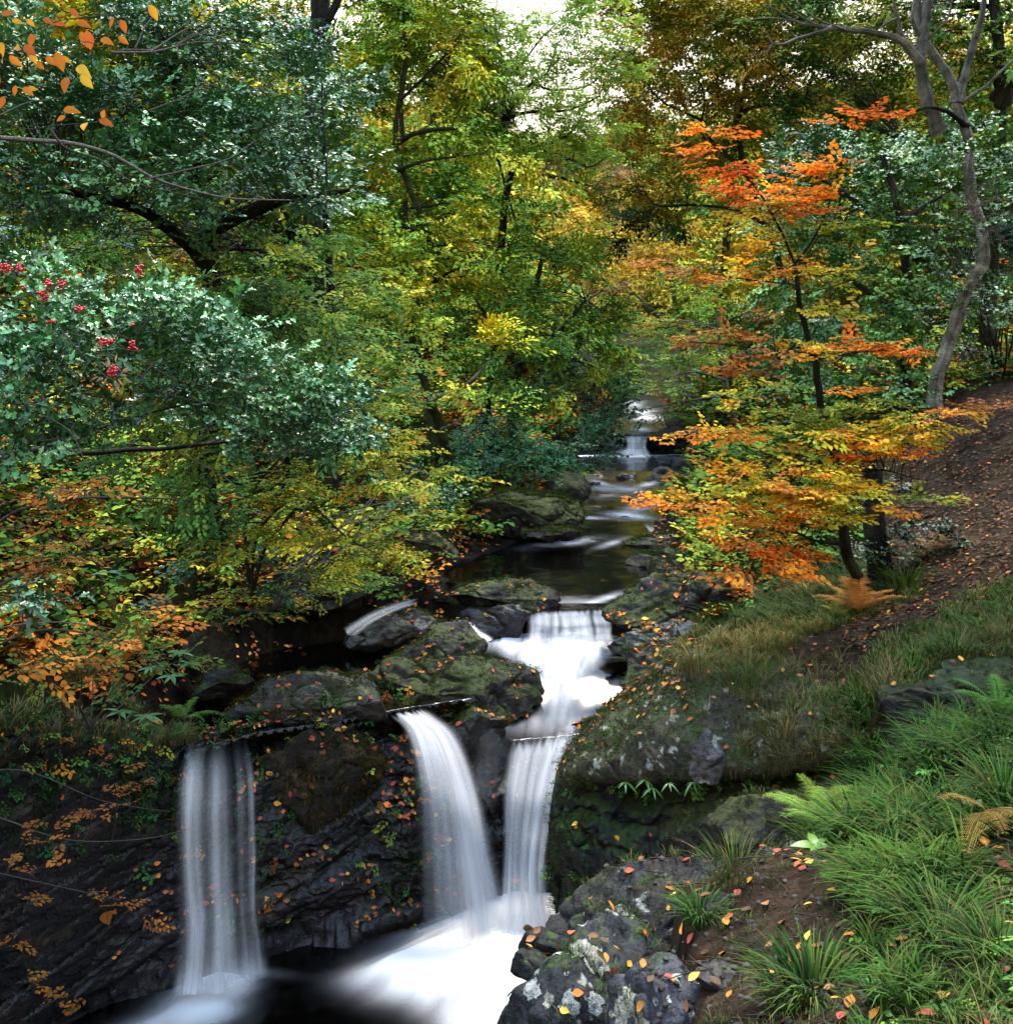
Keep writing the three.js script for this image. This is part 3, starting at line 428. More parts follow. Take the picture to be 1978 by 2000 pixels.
// ---------------------------------------------------------------- water
function sheet(nu, nv, f, mat, alpha) {
  const pos = [], col = [], idx = [], uv = [];
  for (let v = 0; v <= nv; v++) for (let u = 0; u <= nu; u++) {
    const q = f(u / nu, v / nv); pos.push(q.x, q.y, q.z); uv.push(q.x, q.z);
    const a = alpha ? alpha(u / nu, v / nv, q) : 1, w = 0.48; col.push(w, w, w, clamp(a, 0, 1));
    if (u && v) { const o = v * (nu + 1) + u, n = nu + 1; idx.push(o, o - n, o - n - 1, o, o - n - 1, o - 1); }
  }
  return geoOf(pos, idx, mat === M.foam ? col : null, uv, 4);
}
const rip = (x, z, s) => 0.012 * fbm(x * 1.6 + s, z * 1.6, 2, 3);
{
  const pool = mesh('water', sheet(80, 80, (u, v) => { const x = lerp(-7.2, 0.9, u), d = lerp(2, 14.2, v); return V(x, POOL + rip(x, d, 1), -d); }, M.water), M.water, scene, null, null, null, 'structure');
  const shelf = mesh('water', sheet(150, 110, (u, v) => {
    const d = lerp(12.0, 17.9, v), k = (d - 12) / 5.9, x = lerp(PX(150, d), PX(655, d), u), front = polySD(shelfPoly, x, d); let y = shelfY(x, d) + rip(x, d * 0.5, 5);
    const f = d < 15 ? Math.max(0, front - 0.04) : 0; y -= Math.min(0.7, f * 3.2); return V(x, y, -(d + 1.6 * f)); }, M.water), M.water, scene, null, null, null, 'structure');
  const curve = smooth(stream.map((s) => V(s.x, s.w, -s.d)), 600), lv = (d) => { for (let i = 0; i + 1 < stream.length; i++) if (d <= stream[i + 1].d) return lerp(stream[i].y, stream[i + 1].y, clamp((d - stream[i].d) / (stream[i + 1].d - stream[i].d), 0, 1)); return stream[stream.length - 1].y; };
  mesh('stream', sheet(26, 520, (u, v) => { const c = polyAt(curve, v), d = -c.z, x = c.x + (u - 0.5) * 2 * (c.y + 0.5); return V(x, lv(d) + rip(x * 1.5, d * 0.6, 9) * 1.5, -d); }, M.water), M.water, scene, null, null, null, 'structure');
  // white water on the pools and the current: sheets of foam drawn out by the flow
  const foamOn = (poly, yOf, step, alpha, lift, parent, name = 'foam') => { const [x0, x1, d0, d1] = poly; parent.add(Object.assign(new THREE.Mesh(sheet(Math.round((x1 - x0) / step), Math.round((d1 - d0) / step), (u, v) => { const x = lerp(x0, x1, u), d = lerp(d0, d1, v); return V(x, yOf(x, d) + lift(x, d), -d); }, M.foam, (u, v, q) => alpha(q.x, -q.z)), M.foam), { name, castShadow: true, receiveShadow: true })); };
  const blob = (x, d, px, dd, rx, rd, rot = 0) => { const cx = PX(px, dd), a = x - cx, b = d - dd, c = Math.cos(rot), s = Math.sin(rot); return Math.exp(-(((a * c + b * s) / rx) ** 2) - (((-a * s + b * c) / rd) ** 2)); };
  const poolFoam = (x, d) => {
    const wv = 0.5 * fbm(x * 0.9 + d * 0.3, d * 1.1, 4, 3), sw = fbm(Math.atan2(d - 13.6, x - 0.1) * 5, Math.hypot(x - 0.1, d - 13.6) * 0.5, 8, 3);
    let a = 1.5 * blob(x, d, 512, 13.3, 0.65, 0.9) + 1.25 * blob(x, d, 500, 12.2, 0.8, 0.85) + 0.95 * blob(x, d, 468, 12.3, 0.62, 0.75) + 0.62 * blob(x, d, 420, 12.1, 0.62, 0.5, 0.2) + 0.85 * blob(x, d, 500, 11.2, 0.6, 0.9) + 0.28 * blob(x, d, 375, 11.9, 0.5, 0.35)
      + 1.1 * blob(x, d, 215, 11.75, 0.34, 0.22) + 0.85 * blob(x, d, 198, 11.35, 0.42, 0.35) + 0.5 * blob(x, d, 165, 11.05, 0.6, 0.25, 0.35) + 0.16 * blob(x, d, 270, 12, 0.4, 0.12, -0.2);
    a *= 0.95 + 0.45 * wv + 0.6 * sw; return ss(a, 0.0, 1.1);
  };
  foamOn([-4.6, 0.75, 9.9, 13.9], () => POOL, 0.035, (x, d) => poolFoam(x, d) * 0.97, (x, d) => 0.02 + 0.08 * Math.pow(poolFoam(x, d), 2) + 0.015 * fbm(x * 2, d * 2, 1, 2) * poolFoam(x, d), pool);
  const shelfFoam = (x, d) => {
    const py = HY - shelfY(x, d) / d * F, px = 506 + x / d * F, st = fbm(px * 0.035, py * 0.012, 3, 3);
    const l = lerp(498, 537, ss(py, 646, 690)) , r = lerp(612, 584, ss(py, 645, 690)), mid = (l + r) / 2, hw = (r - l) / 2;
    let a = ss(hw * 1.15 - Math.abs(px - mid), -2, 24) * ss(740, py + 0, py + 1) * (1 - 0.9 * ss(py, 690, 728)) * ss(py, 628, 640);
    if (py > 690) a *= 0.8 * ss(45 - Math.abs(px - 562), 0, 34);
    a += 0.55 * Math.exp(-(((px - 480) / 42) ** 2) - (((py - 645 - (px - 500) * -0.06) / 6) ** 2)) + 0.7 * Math.exp(-(((px - 490) / 40) ** 2) - (((py - 632) / 4.5) ** 2));
    a += 0.3 * Math.exp(-(((px - 555) / 70) ** 2) - (((py - 728) / 10) ** 2)); 
    a += 0.45 * Math.exp(-(((px - 628) / 12) ** 2) - (((py - 684) / 3) ** 2));
    const st2 = fbm(px * 0.11 + py * 0.02, py * 0.03, 9, 3); return clamp(a * (0.72 + 0.6 * st + 0.5 * st2), 0, 1);
  };
  foamOn([-2.2, 2.1, 13.2, 17.5], (x, d) => { const front = polySD(shelfPoly, x, d); return shelfY(x, d) - (d < 15 && front > 0.1 ? front - 0.1 : 0); }, 0.035, shelfFoam, (x, d) => 0.025 + 0.07 * shelfFoam(x, d) + 0.03 * fbm(x * 4, d * 3, 1, 2) * shelfFoam(x, d), shelf);
  // upstream: streaks of white below each little drop
  const up = scene.getObjectByName('stream');
  const streak = (x0, x1, d0, d1, list, step = 0.05) => foamOn([x0, x1, d0, d1], (x, d) => lv(d), step, (x, d) => { const px = 506 + x / d * F, py = HY - lv(d) / d * F; let a = 0; for (const [cx, cy, rx, ry, s, k] of list) a += k * Math.exp(-(((px - cx) / rx) ** 2) - (((py - cy - (px - cx) * s) / ry) ** 2)); return clamp(a * (1 + 0.8 * fbm(px * 0.03, py * 0.16 - px * 0.02, 6, 3)), 0, 1); }, () => 0.03, up);
  streak(-1.6, 3.2, 17.6, 26, [[565, 544, 26, 3, -0.12, .45], [610, 545, 12, 2.5, -0.3, .35], [600, 602, 24, 3, -0.3, .45], [560, 604, 30, 4, 0, .25]]);
  streak(1, 5, 24.5, 44, [[628, 517, 18, 2.6, 0.1, .9], [590, 519, 16, 1.4, 0.05, .55], [640, 508, 16, 4, -0.2, .55], [600, 528, 30, 3, -0.2, .2], [645, 530, 20, 3, 0.1, .25], [615, 490, 20, 3, 0.05, .8], [600, 484, 9, 2, 0.3, .7], [645, 486, 12, 2, -.2, .5], [612, 498, 25, 2.5, 0, .2], [634, 456, 24, 2.2, 0, 1.1], [633, 452, 12, 2.4, 0, .9], [585, 477, 18, 1.5, .1, .3]]);
  streak(3, 8, 40.7, 62, [[640, 430, 9, 2.5, 0, .5], [648, 419, 16, 3, 0, .8], [640, 412, 12, 3, 0, .8], [634, 404, 8, 4, 0, .5]], 0.07);
}

// the falls: several thin sheets of water one behind the other, each torn into threads
function fall(name, label, left, right, o, group) {
  const t = thing(name, label, 'waterfall', group), A = smooth(left.map((a) => P(...a)), 80), B = smooth(right.map((a) => P(...a)), 80);
  t.position.copy(A[0]);
  for (let k = 0; k < (o.layers || 3); k++) {
    const g = sheet(o.nu || 110, o.nv || 70, (u, v) => {
      const a = polyAt(A, v), b = polyAt(B, v), q = a.lerp(b, u); q.z += 0.02 + k * 0.075 + 0.13 * Math.sin(Math.PI * u) * Math.min(1, v * 3) + 0.05 * n3(u * 7 + k * 3, v * 1.2, 4); q.x += 0.03 * n3(u * 5, v * 2.5, k) ; q.z += 0.05 * n3(v * 5, u * 2, 8); return q.sub(t.position);
    }, M.foam, (u, v) => {
      const s = 0.45 + 0.62 * n3(u * o.threads + k * 11.3, v * 0.9, k * 5 + 1) + 0.3 * n3(u * o.threads * 2.7 + k * 7.7, v * 1.1, 9);
      const eu = u + 0.07 * n3(v * 3, k * 4, o.threads), edge = Math.pow(ss(eu, 0, o.soft || 0.18) * ss(1 - eu, 0, o.soft || 0.18), 1.3), top = ss(v + 0.1 * n3(u * o.threads * 1.2, 2, k) - 0.02, 0, o.top || 0.1);
      return (o.dens(u, v) * (0.12 + 1.0 * s) * edge * top) * (o.gain || 0.75);
    });
    const m = new THREE.Mesh(g, M.foam); m.name = 'water_sheet'; m.castShadow = m.receiveShadow = true; t.add(m);
  }
  return t;
}
const G2 = 'main waterfalls over the dark rock wall';
fall('waterfall', 'thin veil-like left waterfall falling straight down the dark wall', [[180, 738, 12.15], [174, 785, 11.75], [174, 870, 11.6], [178, 930, 11.45], [172, 985, 11.35]], [[256, 728, 12.75], [266, 775, 12.3], [268, 850, 12.05], [270, 915, 11.9], [276, 968, 11.8]], { threads: 11, dens: (u, v) => (0.02 + 0.1 * ss(v, 0.5, 1) + 1.35 * Math.exp(-(((u - 0.24 - 0.03 * n3(v * 2, 3, 1)) / 0.085) ** 2)) + 0.75 * Math.exp(-(((u - 0.5 - 0.03 * n3(v * 2, 7, 1)) / 0.09) ** 2)) + 0.5 * Math.exp(-(((u - 0.86) / 0.02) ** 2)) + 0.25 * Math.exp(-(((u - 0.75) / 0.03) ** 2))) * lerp(0.7, 1.1, v) + 0.6 * ss(v, 0.86, 1), top: 0.3, gain: 0.62, soft: 0.2, layers: 3 }, null);
fall('waterfall', 'middle waterfall arching over to the right in a broad white curve', [[388, 711, 13.7], [402, 728, 13.3], [412, 780, 12.8], [415, 860, 12.55], [412, 948, 12.3]], [[428, 705, 13.9], [460, 732, 13.6], [484, 790, 13.2], [498, 850, 13.0], [515, 918, 12.9]], { threads: 8, dens: (u, v) => 0.3 * ss(u, 0, 0.2) * (1 - 0.5 * ss(v, 0.4, 1)) * (1 - 0.4 * ss(u, 0.85, 1)) + 1.15 * Math.exp(-(((u - lerp(0.5, 0.72, ss(v, 0.1, 0.7))) / lerp(0.4, 0.24, v)) ** 2)), top: 0.05, gain: 0.66, soft: 0.3, layers: 3 }, null);
fall('waterfall', 'right waterfall, the whitest, dropping in straight threads beside the boulder', [[505, 741, 14.2], [500, 790, 13.6], [500, 870, 13.2], [496, 935, 12.8]], [[582, 724, 14.3], [562, 790, 13.6], [548, 860, 13.2], [558, 930, 12.9]], { threads: 11, dens: (u, v) => 0.5 + 0.5 * v + 0.35 * Math.exp(-(((u - 0.75) / 0.2) ** 2)), top: 0.06, gain: 0.7, soft: 0.22, layers: 3 }, null);
fall('waterfall', 'small upper cascade falling in white threads into the foaming plunge pool', [[527, 610, 17.42], [525, 630, 17.2], [522, 650, 16.9]], [[607, 606, 17.5], [612, 628, 17.2], [614, 648, 16.9]], { threads: 15, dens: (u, v) => (0.75 + 0.6 * ss(v, 0.6, 1)) * (1 - 0.85 * Math.exp(-(((u - 0.78) / 0.035) ** 2)) * (1 - ss(v, 0.6, 1))), top: 0.12, gain: 0.85, soft: 0.06, layers: 2, nv: 30 }, null);
fall('waterfall', 'farthest little waterfall at the head of the still upper pool', [[621, 435, 40.75], [624, 445, 40.5], [619, 457, 40.2]], [[650, 435, 40.75], [647, 445, 40.5], [652, 457, 40.2]], { threads: 6, dens: (u, v) => 0.65 + 0.4 * v, top: 0.1, gain: 0.6, soft: 0.2, layers: 2, nu: 50, nv: 20 }, null);
fall('waterfall', 'short white spill slipping down beside the island rock', [[447, 623, 16.55], [463, 623, 16.45], [470, 632, 16.3], [476, 641, 16.1]], [[452, 620, 16.75], [468, 619, 16.7], [482, 629, 16.5], [494, 637, 16.4]], { threads: 3, dens: () => 1.1, top: 0.05, gain: 0.85, soft: 0.3, layers: 2, nu: 16, nv: 30 }, null);
fall('waterfall', 'smooth slanting spill on the dark rock left of the low mossy hump', [[416, 596, 17.3], [388, 602, 16.8], [366, 612, 16.5], [344, 626, 16.2]], [[420, 602, 17.0], [402, 609, 16.5], [378, 620, 16.1], [356, 636, 15.9]], { threads: 3, dens: () => 0.6, top: 0.15, gain: 0.55, soft: 0.35, layers: 2, nu: 16, nv: 30 }, null);

// ---------------------------------------------------------------- leaves, twigs, limbs
// One leaf along +x, face up +y; n steps of an outline, folded along the rib and curled down.
function leafInto(B, o, m, shade) {
  const { len, wid, n = 2, fold = 0.25, curl = 0.2, spiny = 0, tipw = 0 } = o, base = B.pos.length / 3, v = V(0, 0, 0);
  for (let i = 0; i <= n; i++) {
    const t = i / n; let w = Math.sin(Math.PI * Math.pow(t, 0.8)) * wid / 2 + (i === n ? tipw : 0); if (n === 2 && i === 1) w = wid / 2; if (spiny && i > 0 && i < n) w *= i % 2 ? 1.15 : 0.62;
    const x = t * len, y = -curl * len * t * t, lift = spiny && i % 2 ? 0.35 * w : 0;
    for (const s of [-1, 0, 1]) { v.set(x + (s && spiny && i % 2 ? 0.05 * len : 0), y + Math.abs(s) * (fold * w + lift), s * w).applyMatrix4(m); B.pos.push(v.x, v.y, v.z); const k = s ? shade : shade * 1.12; B.col.push(k * o.c[0], k * o.c[1], k * o.c[2]); }
    if (i) { const a = base + (i - 1) * 3, b = a + 3; if (i === 1) B.idx.push(a + 1, b, b + 1, a + 1, b + 1, b + 2); else if (i === n) B.idx.push(a, b + 1, a + 1, a + 1, b + 1, a + 2); else B.idx.push(a, b, b + 1, a, b + 1, a + 1, a + 1, b + 1, b + 2, a + 1, b + 2, a + 2); }
  }
}
function stemInto(B, pts, r0, r1, c, sides = 3, rough = 0) { // frames carried along the stem, so that it never twists
  const base = B.pos.length / 3, n = pts.length; let u = null;
  for (let i = 0; i < n; i++) {
    const a = pts[Math.max(0, i - 1)], b = pts[Math.min(n - 1, i + 1)], t = V(b.x - a.x, b.y - a.y, b.z - a.z).normalize();
    if (!u) u = (Math.abs(t.y) > 0.9 ? V(1, 0, 0) : V(0, 1, 0)).cross(t).normalize(); else u.addScaledVector(t, -u.dot(t)).normalize();
    const w = V(0, 0, 0).crossVectors(t, u), r = lerp(r0, r1, i / (n - 1)) * (rough && i < n * 0.16 ? 1 + 0.5 * (1 - i / (n * 0.16)) ** 2 : 1);
    for (let k = 0; k < sides; k++) {
      const f = k / sides * Math.PI * 2, cx = Math.cos(f), sy = Math.sin(f), gx_ = pts[i].x + cx * r, gy_ = pts[i].y, gz_ = pts[i].z + sy * r, rk = r * (1 + (rough ? 0.22 * n3(cx * 1.2 + 5, gy_ * 1.6, sy * 1.2) + 0.1 * n3(cx * 3, gy_ * 6, sy * 3) : 0)), x = cx * rk, y = sy * rk;
      B.pos.push(pts[i].x + u.x * x + w.x * y, pts[i].y + u.y * x + w.y * y, pts[i].z + u.z * x + w.z * y);
      const j = rough ? 0.8 + 0.7 * n3(gx_ * 5, gy_ * 5, gz_ * 5) + 0.4 * n3(gx_ * 14, gy_ * 14, gz_ * 14) : 0.9 + 0.25 * Math.sin(f * 2 + i * 1.7), mo = rough ? ss(n3(gx_ * 2.2, gy_ * 2.2, gz_ * 2.2 + 4), 0.05, 0.35) * 0.6 : 0;
      B.col.push(lerp(c[0] * j, 0.05, mo), lerp(c[1] * j, 0.06, mo), lerp(c[2] * j, 0.022, mo)); B.uv && B.uv.push(k / sides * 2, i * 0.12);
    }
    if (i) for (let k = 0; k < sides; k++) { const p = base + (i - 1) * sides + k, q = base + (i - 1) * sides + (k + 1) % sides; B.idx.push(p, q, q + sides, p, q + sides, p + sides); }
  }
}
const newB = () => ({ pos: [], col: [], idx: [] });
const build = (B) => geoOf(B.pos, B.idx, B.col);
const mat4 = (p, dir, up, s = 1) => { const x = dir.clone().normalize(), z = V(0, 0, 0).crossVectors(x, up); if (z.lengthSq() < 1e-6) z.set(0, 0, 1); z.normalize(); const y = V(0, 0, 0).crossVectors(z, x); return new THREE.Matrix4().makeBasis(x.multiplyScalar(s), y.multiplyScalar(s), z.multiplyScalar(s)).setPosition(p); };
// A spray: a curved twig with leaves on both sides; flat > 0 keeps the leaves in one plane.
function spray(o, seed) {
  const keep = R; R = rngOf(seed); const B = newB(), L = o.size, pts = [];
  for (let i = 0; i < 5; i++) pts.push(V(L * i / 4, L * (0.06 * Math.sin(i * 1.3 + seed) - 0.05 * (i / 4) ** 2), L * 0.07 * Math.sin(i * 1.7 + seed * 2)));
  if (o.stem !== 0) stemInto(B, pts, 0.006 * L + 0.0012, 0.0012, o.stemCol || [0.06, 0.04, 0.025]);
  for (let i = 0; i < o.n; i++) {
    const t = (i + 0.6) / o.n, p = polyAt(pts, t), side = i % 2 ? 1 : -1, a = rr(0.5, 1.2) * side * (1 - 0.5 * t), f = o.flat ?? 0;
    const dir = V(Math.cos(a), rr(-0.5, 0.35) * (1 - f), Math.sin(a)), up = V(rr(-1, 1) * (1 - f) * 0.9, 1, rr(-1, 1) * (1 - f) * 0.9 + 0.25 * rr(-1, 1)), out = o.spread * L * rr(0.1, 1) * (1 - 0.6 * t);
    p.add(V(Math.cos(a * 1.1) * out, rr(-0.35, 0.3) * out * (1 - f), Math.sin(a * 1.1) * out));
    const sh = rr(0.72, 1.28), hue = rr(-1, 1) * (o.hue ?? 0.2), s = rr(0.7, 1.15);
    leafInto(B, { ...o, len: o.len * s, wid: o.wid * s, c: [1 + hue, 1, 1 - hue * 0.5] }, mat4(p, dir, up.normalize()), sh);
  }
  R = keep; return build(B);
}
const SPR = {
  beech: [1, 2, 3].map((s) => spray({ size: 0.30, n: 13, len: 0.07, wid: 0.045, spread: 0.3, flat: 0.75, n_: 0, hue: 0.16 }, s)),
  oak: [4, 5, 6].map((s) => spray({ size: 0.42, n: 22, len: 0.095, wid: 0.05, spread: 0.5, flat: 0.25, hue: 0.22 }, s)),
  oakFar: [7, 8].map((s) => spray({ size: 0.85, n: 22, len: 0.17, wid: 0.095, spread: 0.6, flat: 0.2, hue: 0.22, stem: 0 }, s)),
  holly: [9, 10, 11].map((s) => spray({ size: 0.26, n: 15, len: 0.062, wid: 0.034, spread: 0.3, flat: 0.15, n: 15, hue: 0.08, curl: 0.1, fold: 0.3 }, s)),
  hollyNear: [12, 13, 14].map((s) => { const o = { size: 0.24, len: 0.068, wid: 0.04, spread: 0.28, flat: 0.15, hue: 0.08, spiny: 1, curl: 0.15, fold: 0.15 }; return sprayN(o, 12, 6, s); }),
  ivy: [15, 16, 17].map((s) => spray({ size: 0.34, n: 20, len: 0.075, wid: 0.06, spread: 0.55, flat: 0.1, hue: 0.14 }, s)),
  shrub: [18, 19, 20].map((s) => spray({ size: 0.26, n: 14, len: 0.055, wid: 0.035, spread: 0.35, flat: 0.6, hue: 0.22 }, s)),
};
function sprayN(o, count, seg, seed) { const keep = R; R = rngOf(seed); const B = newB(), L = o.size, pts = [0, 1, 2, 3].map((i) => V(L * i / 3, 0.03 * L * Math.sin(i * 2 + seed), 0.05 * L * Math.sin(i * 1.4 + seed)));
  stemInto(B, pts, 0.003, 0.0015, [0.05, 0.07, 0.03]);
  for (let i = 0; i < count; i++) { const t = (i + 0.5) / count, p = polyAt(pts, t), a = i * 2.4 + rr(-0.3, 0.3), dir = V(0.7 + 0.5 * t, Math.sin(a) * 0.8, Math.cos(a)); leafInto(B, { ...o, n: seg, len: o.len * rr(0.75, 1.1), c: [1 + rr(-1, 1) * o.hue, 1, 1] }, mat4(p, dir, V(rr(-.6, .6), 1, rr(-.6, .6)).normalize()), rr(0.7, 1.3)); }
  R = keep; return build(B); }
function limbGeo(pts, r0, r1, c, o = {}) { // a tapering, slightly crooked limb
  const n = o.n || Math.max(8, pts.length * (r0 > 0.06 ? 16 : 7)), l = pts.length > 2 ? smooth(pts, n) : [pts[0], pts[0].clone().lerp(pts[1], 0.33), pts[0].clone().lerp(pts[1], 0.66), pts[1]], B = { ...newB(), uv: [] }, w = o.crook ?? 0.3;
  const q = l.map((p, i) => { const k = i && i < l.length - 1 ? w * lerp(r0, r1, i / l.length) : 0; return V(p.x + k * n3(p.x * 4, p.y * 4, 1), p.y + k * n3(p.y * 4, p.z * 4, 2), p.z + k * n3(p.x * 4, p.z * 4, 3)); });
  stemInto(B, q, r0, r1, c, o.sides || (r0 > 0.06 ? 16 : r0 > 0.03 ? 8 : 5), r0 > 0.03 ? 1 : 0); return geoOf(B.pos, B.idx, B.col, B.uv);
}
const BARKD = [0.03, 0.025, 0.018], BARKG = [0.2, 0.18, 0.15], BARKP = [0.3, 0.26, 0.21], MOSSY = [0.045, 0.05, 0.018];
// A tree or bush: trunk and limbs from drawn lines, then shoots from the wood to clumps of sprays spread through the crown's bodies.
// body: [px, py, distance, half width px, half height px, half depth m, cover]
function plant(name, label, category, o) {
  const t = thing(name, label, category, o.group), keep = R; R = rngOf(o.seed || 1); const wood = [];
  let org = null;
  for (const [part, pts, r0, r1, c, lab] of o.wood || []) {
    const l = pts.map((a) => a.isVector3 ? a : P(...a)); if (part === 'trunk') l.unshift(l[0].clone().add(V(0.02, -0.7, 0))); if (!org) { org = l[0].clone(); t.position.copy(org); }
    const g = limbGeo(l, r0, r1, c || o.bark || BARKD, { crook: r0 > 0.05 ? 0.3 : 0.8 }); g.translate(-org.x, -org.y, -org.z);
    const m = mesh(part, g, M.bark, t); if (lab) m.userData.label = lab;
    smooth(l.length > 2 ? l : [l[0], l[0].clone().lerp(l[1], 0.5), l[1]], 24).forEach((p, i) => wood.push([p, lerp(r0, r1, i / 24)]));
  }
  if (!org) { org = P(...o.at); t.position.copy(org); wood.push([org, 0.03]); }
  const sets = SPR[o.leaf || 'oak'].map(() => [[], []]), tw = { ...newB(), uv: [] }, area = { beech: 0.018, oak: 0.05, oakFar: 0.16, holly: 0.014, hollyNear: 0.016, ivy: 0.045, shrub: 0.013 }[o.leaf || 'oak'], f = o.f || 0.55;
  for (const [px, py, d, rx, ry, rz, cov = 1, pal] of o.bodies) {
    const c = P(px, py, d), ax = rx * d / F, ay = ry * d / F, az = rz, sc = o.scale || 1, N = Math.max(3, Math.round(cov * (o.cover || 2.2) * Math.PI * ax * ay / (area * sc * sc))), per_ = o.per || 16, K = Math.max(1, Math.round(N / per_)), PA = pal || o.palette;
    for (let k = 0; k < K; k++) {
      let q; do q = V(rr(-1, 1), rr(-1, 1), rr(-1, 1)); while (q.lengthSq() > 1);
      const l = q.length(); q.multiplyScalar(l > 0 ? Math.pow(l, f) / l : 1); const e = V(c.x + q.x * ax, c.y + q.y * ay, c.z + q.z * az);
      let best = wood[0], bd = 1e9; for (const w of wood) { const dd = w[0].distanceToSquared(e) + (w[0].y > e.y ? 0.2 : 0); if (dd < bd) { bd = dd; best = w; } }
      const s0 = best[0], len = Math.sqrt(bd), mid = s0.clone().lerp(e, 0.5).add(V(gs(), gs() + 0.5, gs()).multiplyScalar(len * 0.12)), dirOut = e.clone().sub(s0).normalize();
      if (len > 0.1 && (o.twig ?? 1) > R()) stemInto(tw, [s0, s0.clone().lerp(mid, 0.55).add(V(gs(), gs(), gs()).multiplyScalar(len * 0.04)), mid, mid.clone().lerp(e, 0.5).add(V(gs(), gs(), gs()).multiplyScalar(len * 0.05)), e], Math.min(best[1] * 0.7, 0.004 + len * 0.007) * (o.twigR || 1), 0.003, o.twigCol || o.bark || BARKD, 4);
      const cr = (o.clump || 0.32) * sc * rr(0.7, 1.3), tone = rr(0.8, 1.2), flat = o.flat ?? 0.6;
      for (let i = 0; i < per_; i++) {
        const p = e.clone().add(V(gs() * cr, gs() * cr * flat, gs() * cr)), dir = dirOut.clone().multiplyScalar(0.6).add(V(gs(), gs() * 0.5 - (o.droop ?? 0.15), gs())).normalize(), up = V(gs() * (o.tilt ?? 0.45), 1, gs() * (o.tilt ?? 0.45) + 0.1).normalize();
        if (o.planar) { dir.y *= 0.25; dir.normalize(); }
        const nn = n3(p.x * (o.pf || 0.9) + 3.3, p.y * (o.pf || 0.9), p.z * (o.pf || 0.9)) * 0.9 + rr(-0.35, 0.35) + 0.5, ci = clamp(nn, 0, 0.9999) * (PA.length - 1), i0 = Math.floor(ci), cc = mix3(PA[i0], PA[Math.min(i0 + 1, PA.length - 1)], ci - i0), b = tone * rr(0.75, 1.25);
        const s = Math.floor(R() * sets.length); sets[s][0].push(mat4(p.sub(org), dir, up, sc * rr(0.75, 1.2))); sets[s][1].push(cc.map((v) => v * b));
      }
    }
  }
  if (tw.idx.length) { const g = geoOf(tw.pos, tw.idx, tw.col, tw.uv); g.translate(-org.x, -org.y, -org.z); const m = mesh('twigs', g, M.bark, t); m.userData.kind = 'stuff'; }
  sets.forEach(([m, c], i) => { if (m.length) inst('foliage', SPR[o.leaf || 'oak'][i], o.mat || M.leaf, m, c, t); });
  R = keep; return t;
}
// palettes, linear colours of the leaves themselves
const PAL = {
  holly: [[0.028, 0.09, 0.028], [0.042, 0.13, 0.038], [0.07, 0.18, 0.05], [0.1, 0.2, 0.06]],
  ivy: [[0.026, 0.08, 0.018], [0.045, 0.13, 0.026], [0.08, 0.19, 0.034], [0.14, 0.25, 0.04]],
  green: [[0.04, 0.11, 0.02], [0.07, 0.16, 0.025], [0.13, 0.22, 0.03], [0.26, 0.3, 0.03]],
  oak: [[0.06, 0.14, 0.02], [0.11, 0.22, 0.028], [0.2, 0.3, 0.034], [0.36, 0.4, 0.04], [0.54, 0.46, 0.04]],
  yellow: [[0.12, 0.12, 0.02], [0.28, 0.22, 0.03], [0.42, 0.28, 0.035], [0.4, 0.22, 0.03]],
  olive: [[0.06, 0.11, 0.016], [0.12, 0.15, 0.02], [0.22, 0.21, 0.022], [0.36, 0.24, 0.024], [0.28, 0.16, 0.022]],
  gold: [[0.26, 0.22, 0.025], [0.48, 0.34, 0.035], [0.6, 0.38, 0.04], [0.54, 0.3, 0.035]],
  orange: [[0.76, 0.4, 0.02], [0.78, 0.3, 0.018], [0.7, 0.22, 0.018], [0.54, 0.14, 0.016]],
  mixed: [[0.2, 0.26, 0.02], [0.52, 0.46, 0.022], [0.78, 0.5, 0.022], [0.78, 0.36, 0.02], [0.68, 0.22, 0.018]],
  yelgreen: [[0.09, 0.17, 0.016], [0.22, 0.28, 0.02], [0.46, 0.42, 0.024], [0.6, 0.44, 0.024]],
  red: [[0.72, 0.26, 0.016], [0.66, 0.16, 0.014], [0.56, 0.11, 0.012]],
  rust: [[0.3, 0.1, 0.016], [0.42, 0.14, 0.018], [0.46, 0.2, 0.025], [0.2, 0.065, 0.014]],
  dark: [[0.01, 0.022, 0.008], [0.018, 0.036, 0.01], [0.03, 0.055, 0.014]],
  rhodo: [[0.014, 0.055, 0.018], [0.026, 0.095, 0.028], [0.05, 0.14, 0.036]],
};

